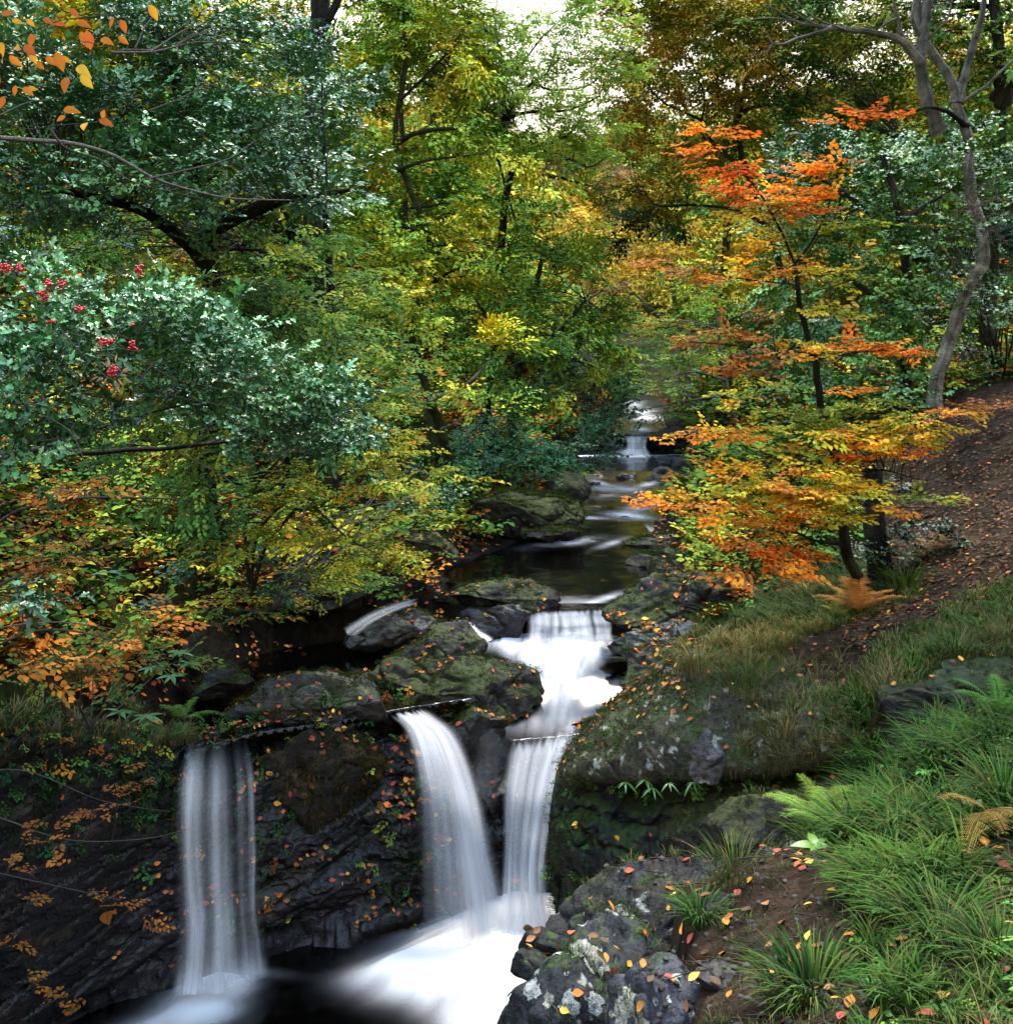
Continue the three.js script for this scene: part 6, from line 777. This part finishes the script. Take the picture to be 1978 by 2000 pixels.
{ // grass over the brow of the big boulder, moss and small plants in its crack and on its dark face
  const p = rocks[big].geo.attributes.position, N = rocks[big].geo.attributes.normal;
  for (let i = 0; i < 5200; i++) {
    const k = Math.floor(R() * p.count), x = p.getX(k), y = p.getY(k), d = -p.getZ(k), v = k % 191, u = Math.floor(k / 191) / 240, nn = V(N.getX(k), N.getY(k), N.getZ(k)), t = rr(0.5, 1.1), q = n3(x * 2.2, y * 2.2, d * 2.2); if (v > 172) continue;
    if (v < 92) { if (u > 0.5 && R() < ss(u + 0.25 * q, 0.5, 0.85) * 0.7) drop(R() < 0.4 ? 'dry' + (i % 2) : 'short' + (i % 2), mat4(V(x, y - 0.01, -d), yaw(), V(gs() * 0.2, 1, 0.25), rr(0.7, 1.3)), [t, t, t]); else if (q > 0 && R() < 0.4) drop('moss' + (i % 2), mat4(V(x, y, -d), yaw(), nn, rr(0.7, 1.5)), [t, t, t]); }
    else if (q > -0.1) { if (R() < 0.6) drop('moss' + (i % 2), mat4(V(x, y, -d), yaw(), nn, rr(1, 2)), [t * 0.8, t * 0.8, t * 0.8]); else if (R() < 0.16) { const c = PAL.ivy[1 + Math.floor(R() * 3)]; drop('low' + Math.floor(R() * 2), mat4(V(x, y, -d), nn.clone().add(V(gs() * 0.6, -0.4, 0)), V(0, 1, 0.4), rr(0.25, 0.45)), c.map((w) => w * t * 0.7)); } }
  }
}
{ // plants, moss and ferns clinging to the left end of the rock wall
  const p = wallGeo.attributes.position, N = wallGeo.attributes.normal;
  for (let i = 0; i < 30000; i++) {
    const k = Math.floor(R() * p.count), x = p.getX(k), y = p.getY(k), d = -p.getZ(k), [px, py] = seenAt(x, y, d); if (px > 470 || py > 940) continue;
    const w = px < 185 ? (1 - ss(py + 60 * n3(x * 1.3, y * 1.3, 4), 760, 880)) * 0.32 : 0.05 + 0.1 * (1 - ss(py, 740, 800)); if (R() > w || n3(x * 2, y * 2, d * 2) + 0.3 < 0) continue;
    const nn = V(N.getX(k), N.getY(k), N.getZ(k)), dir = nn.clone().add(V(gs() * 0.6, -0.5 + gs() * 0.3, 0)), t = rr(0.35, 0.8);
    if (R() < 0.6) drop('moss' + (i % 2), mat4(V(x, y, -d), yaw(), nn, rr(1, 2)), [t * 0.6, t * 0.6, t * 0.6]); else { const pal = R() < 0.6 ? PAL.dark : R() < 0.6 ? PAL.rhodo : R() < 0.6 ? PAL.green : PAL.rust, c = pal[Math.floor(R() * pal.length)]; drop('low' + Math.floor(R() * 4), mat4(V(x, y, -d), dir, V(0, 1, 0.4), rr(0.3, 0.65)), c.map((v) => v * t)); }
  }
}
const undergrowth = [SPR.ivy[0], SPR.shrub[0], SPR.shrub[1], SPR.beech[0]];
for (let i = 0; i < 26000; i++) { // low plants of the wood floor
  const d = 11 + 46 * Math.pow(R(), 1.1), x = rr(PX(-60, d), PX(1080, d)); if (nearWater(x, d) < (x < PX(600, d) ? 0.5 : 0.8) || (x > PX(640, d) && d < 15.5)) continue;
  if (bareness(x, d) > 0.3) continue; const [y, , id] = topAt(x, d); if (id >= 0 && R() > 0.1) continue;
  const nz = n3(x * 0.5, d * 0.5, 11) + 0.5 * n3(x * 2, d * 2, 3), pal = nz > 0.15 ? PAL.green : nz > -0.15 ? PAL.oak : nz > -0.35 ? PAL.rust : PAL.ivy, c = pal[Math.floor(R() * pal.length)], t = rr(0.45, 0.95), k = Math.floor(R() * 4);
  drop('low' + k, mat4(V(x, y + rr(0, 0.3) * R(), -d), yaw().add(V(0, rr(0, 0.8), 0)), V(gs() * 0.4, 1, gs() * 0.4).normalize(), rr(0.9, 2) * (d > 24 ? 1.5 : 1)), c.map((v) => v * t));
}
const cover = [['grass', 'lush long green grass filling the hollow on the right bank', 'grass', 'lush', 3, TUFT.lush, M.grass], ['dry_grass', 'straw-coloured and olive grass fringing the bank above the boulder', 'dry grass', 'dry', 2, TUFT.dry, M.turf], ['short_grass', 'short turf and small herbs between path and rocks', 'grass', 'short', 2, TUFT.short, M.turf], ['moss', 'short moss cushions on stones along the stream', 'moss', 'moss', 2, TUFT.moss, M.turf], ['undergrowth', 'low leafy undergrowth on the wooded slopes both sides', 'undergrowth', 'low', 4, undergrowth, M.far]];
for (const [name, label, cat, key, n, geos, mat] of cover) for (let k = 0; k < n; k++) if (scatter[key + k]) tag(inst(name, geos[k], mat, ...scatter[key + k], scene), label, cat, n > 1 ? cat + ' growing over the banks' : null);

// tussocks that stand out one by one
const tussock = (label, px, py, d, o) => { R = rngOf(Math.round(px * 7 + py)); const t = thing('grass_tussock', label, 'grass tussock'), x = PX(px, d), y = topAt(x, d)[0]; t.position.set(x, y - 0.02, -d); const B = newB(); bladesInto(B, { n: 150, r: 0.14, h: 0.34, lean: 0.9, w: 0.012, c: GREENG, seg: 5, ...o }); mesh('blades', build(B), M.grass, t, null, null, null, 'stuff'); };
tussock('big bright green grass tussock right of the bare soil near the bottom', 812, 985, 5.05, { n: 300, r: 0.24, h: 0.24, lean: 1.3 });
tussock('green grass tussock at the right edge above the orange bracken', 1004, 790, 6.6, { n: 200, r: 0.12, h: 0.45 });
tussock('broad green tussock in the lower right beside the leaf litter', 940, 935, 5.3, { n: 260, r: 0.24, h: 0.24, lean: 1.3 });
tussock('dense green tussock in the bottom right corner', 1000, 985, 4.8, { n: 200, r: 0.2, h: 0.2, lean: 1.3 });
tussock('green tussock climbing from the worn soil to the hollow', 880, 885, 6.0, { n: 220, r: 0.2, h: 0.26, lean: 1.2 });
tussock('straw-coloured drooping tussock above the rounded grey path rock', 655, 962, 6.7, { n: 150, r: 0.12, h: 0.22, lean: 1.3, w: 0.005, c: DRYG });
tussock('dark green short-leaved tussock beside the straw-coloured one', 700, 940, 6.6, { n: 140, r: 0.13, h: 0.2, lean: 1.1, c: [[0.03, 0.075, 0.012], [0.05, 0.1, 0.016]] });
tussock('wispy tussock with reddish stalks on the slab edge', 735, 900, 6.9, { n: 160, r: 0.2, h: 0.26, w: 0.005, c: MIXG });
tussock('shaggy olive tussock on top of the boulder bank', 745, 690, 11.3, { n: 260, r: 0.3, h: 0.4, w: 0.006, c: MIXG });
tussock('tall straw grass tuft where the boulder meets the path', 700, 668, 12, { n: 240, r: 0.3, h: 0.42, w: 0.005, c: DRYG });
tussock('hanging dry grass on the earth bank under the sapling branches', 805, 592, 14.6, { n: 160, r: 0.12, h: 0.5, lean: 1.4, w: 0.006, c: DRYG });
tussock('dark grass clump on the earth step at the right', 955, 652, 10.2, { n: 220, r: 0.25, h: 0.28, c: [[0.025, 0.055, 0.01], [0.04, 0.07, 0.012], [0.1, 0.09, 0.03]] });
tussock('brownish grass clump on the earth step by the right edge', 1005, 640, 10.2, { n: 200, r: 0.25, h: 0.26, w: 0.006, c: [[0.12, 0.09, 0.03], [0.06, 0.07, 0.014]] });
tussock('green grass clump between the ivy stump and the bare slope', 905, 585, 13.2, { n: 200, r: 0.28, h: 0.34, c: GREENG });

// ferns: each frond a part
function frondGeo(len, pairs, c, seed) {
  R = rngOf(seed); const B = newB(), rib = []; for (let i = 0; i <= 10; i++) { const t = i / 10; rib.push(V(len * t * (1 - 0.12 * t), len * (0.38 * t - 0.5 * t * t), 0)); } stemInto(B, rib, 0.0035, 0.001, c.map((v) => v * 0.7), 4);
  for (let i = 0; i < pairs; i++) {
    const t = 0.14 + 0.85 * i / pairs, p = polyAt(rib, t), L = len * 0.24 * Math.sin(Math.PI * Math.pow(1 - t, 0.75) * 0.62 + 0.12) * rr(0.9, 1.08);
    for (const s of [-1, 1]) { if (R() < 0.07) continue; const n = Math.max(4, Math.round(L / 0.011)), bend = rr(0.1, 0.5), sw = rr(0.15, 0.42); for (let k = 0; k < n; k++) { const u = (k + 0.5) / n, q = p.clone().add(V(L * u * sw, -bend * L * u * u, s * L * u * (1 - 0.15 * bend * u))), w = len * 0.032 * (1 - u * 0.85); for (const e of [-1, 1]) leafInto(B, { len: w * 1.5, wid: w * 0.62, n: 2, fold: 0.1, curl: 0.3, c }, mat4(q, V(e * 0.9, -0.1, s * 0.55), V(0.1 * e, 1, -0.2 * s).normalize()), rr(0.8, 1.2)); } }
  }
  return build(B);
}
function fern(label, px, py, d, o) {
  const t = thing('fern', label, 'fern'), x = PX(px, d), y = topAt(x, d)[0] + (o.lift || 0), keep = rngOf(Math.round(px * 3 + py)); t.position.set(x, y, -d);
  const gs2 = [0, 1, 2].map((k) => frondGeo(o.len, o.pairs || 20, o.c, Math.round(px) + k));
  for (let i = 0; i < o.n; i++) { const a = (o.a0 ?? 0) + (o.spread ?? 6.283) * (i + keep() * 0.5) / o.n, m = mesh('frond', gs2[i % 3], M.grass, t), e = (o.rise ?? 0.5) + (o.jit ?? 0.7) * (keep() - 0.5); m.applyMatrix4(mat4(V(0, 0, 0), V(Math.cos(a) * Math.cos(e), Math.sin(e), -Math.sin(a) * Math.cos(e)), V(-Math.cos(a) * Math.sin(e), Math.cos(e), Math.sin(a) * Math.sin(e)), 0.6 + 0.55 * keep())); }
}
const FG = [0.07, 0.16, 0.022], FY = [0.18, 0.24, 0.03], FO = [0.24, 0.14, 0.03], FR = [0.36, 0.16, 0.035];
fern('fresh light green fern at the right edge below the earth step', 1000, 735, 8.2, { n: 7, len: 0.5, c: FG, rise: 0.7, lift: 0.15 });
fern('yellow-green fern with two pale yellow fronds beside the mossy rock', 822, 800, 8.2, { n: 9, len: 0.5, c: FY, rise: 0.6, lift: 0.2 });
fern('light green fern hanging lower down beside the yellow-green one', 815, 855, 7.6, { n: 7, len: 0.44, c: [0.16, 0.27, 0.035], rise: 0.5, lift: 0.18 });
fern('single green fern frond standing in the long grass', 895, 775, 7.8, { n: 3, len: 0.42, c: FG, rise: 0.8, a0: 1, spread: 2 });
fern('orange-brown dying bracken hanging at the right edge', 985, 850, 6.0, { n: 5, len: 0.4, c: FO, rise: 0.1, a0: 3.2, spread: 3.0, lift: 0.26, jit: 0.7 });
fern('rust-brown bracken beside the path at the foot of the sapling', 858, 622, 12.7, { n: 12, len: 0.62, c: FR, rise: 0.6, lift: 0.05, pairs: 18 });
fern('yellow-green bracken left of the rust-brown one', 838, 614, 13, { n: 6, len: 0.5, c: [0.24, 0.22, 0.04], rise: 0.6, pairs: 18 });
fern('brown bracken patch on the bare slope', 930, 560, 14, { n: 8, len: 0.6, c: [0.26, 0.14, 0.04], rise: 0.3, pairs: 16 });
fern('bright fern on the left bank among rust leaves', 182, 598, 12.5, { n: 7, len: 0.5, c: [0.1, 0.19, 0.03], rise: 0.5, lift: 0.2, pairs: 18 });
fern('green fern on the edge of the left rock wall', 170, 705, 12.2, { n: 6, len: 0.4, c: [0.07, 0.16, 0.03], rise: 0.5, pairs: 16 });
// rosettes of long leathery leaves
function rosette(label, px, py, d, o) {
  const t = thing(o.name || 'rosette_plant', label, o.cat || 'plant'), k = rngOf(Math.round(px + py * 3)), B = newB(); leafInto(B, { len: o.len, wid: o.wid, n: 6, fold: 0.15, curl: o.curl ?? 0.35, c: o.c }, new THREE.Matrix4(), 1); const g = build(B);
  t.position.copy(o.fix ? P(px, py, d) : V(PX(px, d), topAt(PX(px, d), d)[0] + 0.02, -d));
  for (let i = 0; i < o.n; i++) { const a = 6.283 * (i + k() * 0.5) / o.n, e = (o.rise ?? 0.4) + 0.4 * (k() - 0.5), m = mesh('leaf', g, M.gloss, t); m.applyMatrix4(mat4(V(0, 0, 0), V(Math.cos(a) * Math.cos(e), Math.sin(e) + (o.dz || 0), Math.sin(a) * Math.cos(e) + (o.out || 0)), V(-Math.cos(a) * Math.sin(e), Math.cos(e), 0.3), 0.7 + 0.5 * k())); }
}
const RH = { n: 8, len: 0.15, wid: 0.04, c: [0.03, 0.1, 0.025], rise: 0.15, curl: 0.25, fix: 1, name: 'rhododendron_shoot', cat: 'shoot' };
[[120, 712, 10.2, 'whorl of dark green leaves lowest on the left cliff edge'], [146, 716, 10.3, 'second whorl of dark green leaves beside the lowest one'], [178, 652, 11, 'rhododendron whorl near the grey waterside block'], [172, 676, 10.9, 'rhododendron whorl under the one near the grey block'], [190, 664, 11.2, 'rhododendron whorl reaching over the water'], [108, 572, 11.5, 'single dark whorl among the upper rust leaves'], [222, 560, 13.3, 'dark whorl under the yellow shrub'], [283, 572, 13.3, 'dark whorl at the right below the yellow shrub'], [150, 668, 10.7, 'pale green whorl among the lime seedlings']].forEach(([x, y, d, l]) => rosette(l, x, y, d, RH));
[[645, 780, 11.35], [668, 783, 11.0], [625, 782, 11.55], [692, 782, 10.8], [652, 788, 11.25]].forEach(([x, y, d], i) => rosette(['strap-leaved fern tuft in the crack under the boulder slab', 'strap-leaved fern tuft right of the middle of the boulder crack', 'small strap-leaved tuft at the left end of the boulder crack', 'strap-leaved tuft at the right end of the boulder crack', 'low strap-leaved tuft hanging below the boulder crack'][i], x, y, d, { n: 5, len: 0.15, wid: 0.024, c: [0.06, 0.13, 0.02], rise: -0.1, out: 0.6, fix: 1, curl: 0.5, name: 'strap_fern', cat: 'fern' }));
rosette('low bright green broad-leaved plant beside the slab', 732, 872, 8.2, { n: 6, len: 0.16, wid: 0.05, c: [0.09, 0.2, 0.03], rise: 0.5 });
rosette('broad-leaved bright green herb below the yellow fern', 815, 862, 7.3, { n: 7, len: 0.14, wid: 0.06, c: [0.13, 0.25, 0.03], rise: 0.4 });
rosette('green broad-leaved herb clump at the right edge of the grass', 965, 775, 7, { n: 9, len: 0.12, wid: 0.07, c: [0.08, 0.2, 0.05], rise: 0.5 });

// fallen leaves: the largest to the eye one by one, the rest as litter
{
  R = rngOf(601); const all = [], LC = [[0.5, 0.2, 0.03], [0.46, 0.13, 0.025], [0.36, 0.08, 0.03], [0.56, 0.32, 0.05], [0.26, 0.11, 0.05], [0.3, 0.06, 0.04], [0.14, 0.06, 0.024], [0.08, 0.048, 0.024], [0.055, 0.034, 0.018]];
  const put = (x, d, len, force, dull) => { const [y, ny, id] = topAt(x, d); if (ny < 0.3 && !force) return; const up = upAt(x, d).add(V(gs() * 0.3, 0, gs() * 0.3)).normalize(), dir = yaw(); dir.addScaledVector(up, -dir.dot(up)).normalize(); const c = LC[dull ? LC.length - 1 - Math.floor(R() * 3) : Math.floor(Math.pow(R(), 1.1) * LC.length)]; all.push([mat4(V(x, y + 0.012, -d), dir, up, len), c, len / d, V(x, y, -d)]); };
  for (let i = 0; i < 1500; i++) { const d = 4.2 + 9 * R(), x = rr(PX(510, d), PX(1050, d)), b = bareness(x, d), [y] = topAt(x, d); if (y < POOL + 1.5) continue; if (R() < (b > 0.4 ? 0.55 : d < 8 ? 0.6 : 0.3)) put(x, d, rr(0.05, 0.085)); }
  for (let i = 0; i < 7600; i++) { const d = rr(12.6, 19), x = rr(PX(180, d), PX(790, d)), [y, ny, id] = topAt(x, d); if (nearWater(x, d) < 0.1 && id < 0) continue; const cl = n3(x * 2.6, d * 2.6, 3) + 0.5 * n3(x * 7, d * 7, 5); if (R() < ss(cl, -0.1, 0.45) * 0.8) put(x, d, rr(0.05, 0.08)); }
  for (let i = 0; i < 4200; i++) { const d = rr(11.5, 19), x = rr(PX(840, d), PX(1060, d)), [y] = topAt(x, d); put(x, d, rr(0.035, 0.07), 0, R() < 0.9); }
  for (let i = 0; i < 2600; i++) { const d = rr(9.6, 13.4), x = rr(-6, PX(480, d)), [y, ny, id] = topAt(x, d); if (id !== 900 || y < POOL + 0.15) continue; put(x, d, rr(0.05, 0.08)); }
  for (let i = 0; i < 9000; i++) { const d = 12 + 30 * R(), x = rr(PX(-40, d), PX(700, d)); if (nearWater(x, d) < 0.1) continue; put(x, d, rr(0.06, 0.12)); }
  all.sort((a, b) => b[2] - a[2]);
  const geos = [0, 1, 2].map((s) => { R = rngOf(700 + s); const B = newB(); leafInto(B, { len: 1, wid: 0.66, n: 6, fold: 0.1 + 0.2 * s, curl: 0.12 - 0.2 * s, c: [1, 1, 1] }, new THREE.Matrix4().makeTranslation(-0.5, 0, 0), 1); return build(B); });
  const mats = LC.map((c) => { const m = M.leaf.clone(); m.transmission = 0; m.roughness = 0.6; m.color.setRGB(...c); return m; });
  let n = 0; const lm = [[], [], []], lc = [[], [], []];
  all.forEach(([m, c], i) => { if (n < 290) { const q = mesh('leaf', geos[i % 3], mats[LC.indexOf(c)], ground); q.applyMatrix4(m); n++; } else { const k = rr(0.6, 1.15); lm[i % 3].push(m); lc[i % 3].push(c.map((v) => v * k)); } });
  const lit = M.leaf.clone(); lit.transmission = 0;
  [0, 1, 2].forEach((k) => tag(inst('leaf_litter', geos[k], lit, lm[k], lc[k], scene), 'small rust and yellow fallen leaves strewn over rocks, banks and paths', 'fallen leaves', 'leaf litter'));
}
{ // small stones and broken sticks on the trodden soil and the slope
  R = rngOf(801); const sm = [], sc = [], tm = [], tc = [], B = newB(), pts = [V(-0.5, 0, 0), V(-0.2, 0.03, 0.03), V(0.15, 0.02, -0.02), V(0.5, 0.01, 0.05)]; stemInto(B, pts, 0.022, 0.01, [1, 1, 1], 4); stemInto(B, [pts[1], V(0, 0.06, 0.16), V(0.1, 0.07, 0.28)], 0.012, 0.006, [1, 1, 1], 4);
  const g = ico(2), p = g.attributes.position; for (let i = 0; i < p.count; i++) { const k = 1 + 0.45 * n3(p.getX(i) * 1.3, p.getY(i) * 1.3, p.getZ(i) * 1.3); p.setXYZ(i, p.getX(i) * k, p.getY(i) * k * 0.6, p.getZ(i) * k * 0.8); } g.computeVertexNormals(); paint(g, () => [1, 1, 1]); g.setAttribute('uv', new THREE.BufferAttribute(new Float32Array(p.count * 2), 2));
  for (let i = 0; i < 9000; i++) { const d = 4.2 + 14 * R(), x = rr(PX(560, d), PX(1060, d)), b = bareness(x, d); if (b < 0.4 || nearWater(x, d) < 0.3) continue; const [y] = topAt(x, d), t = rr(0.6, 1.5); if (R() < 0.55) { sm.push(mat4(V(x, y, -d), yaw(), V(0, 1, 0), 0.006 + 0.022 * Math.pow(R(), 3))); sc.push([0.06 * t, 0.05 * t, 0.042 * t]); } else if (R() < 0.6) { tm.push(mat4(V(x, y + 0.008, -d), yaw(), upAt(x, d), rr(0.06, 0.28))); tc.push([0.07 * t, 0.05 * t, 0.034 * t]); } }
  tag(inst('gravel', g, M.rock, sm, sc, scene), 'small loose stones in the trodden soil', 'gravel'); tag(inst('twig_litter', build(B), M.bark, tm, tc, scene), 'broken twigs lying on the bare soil', 'twigs');
}
renderer.render(scene, camera);
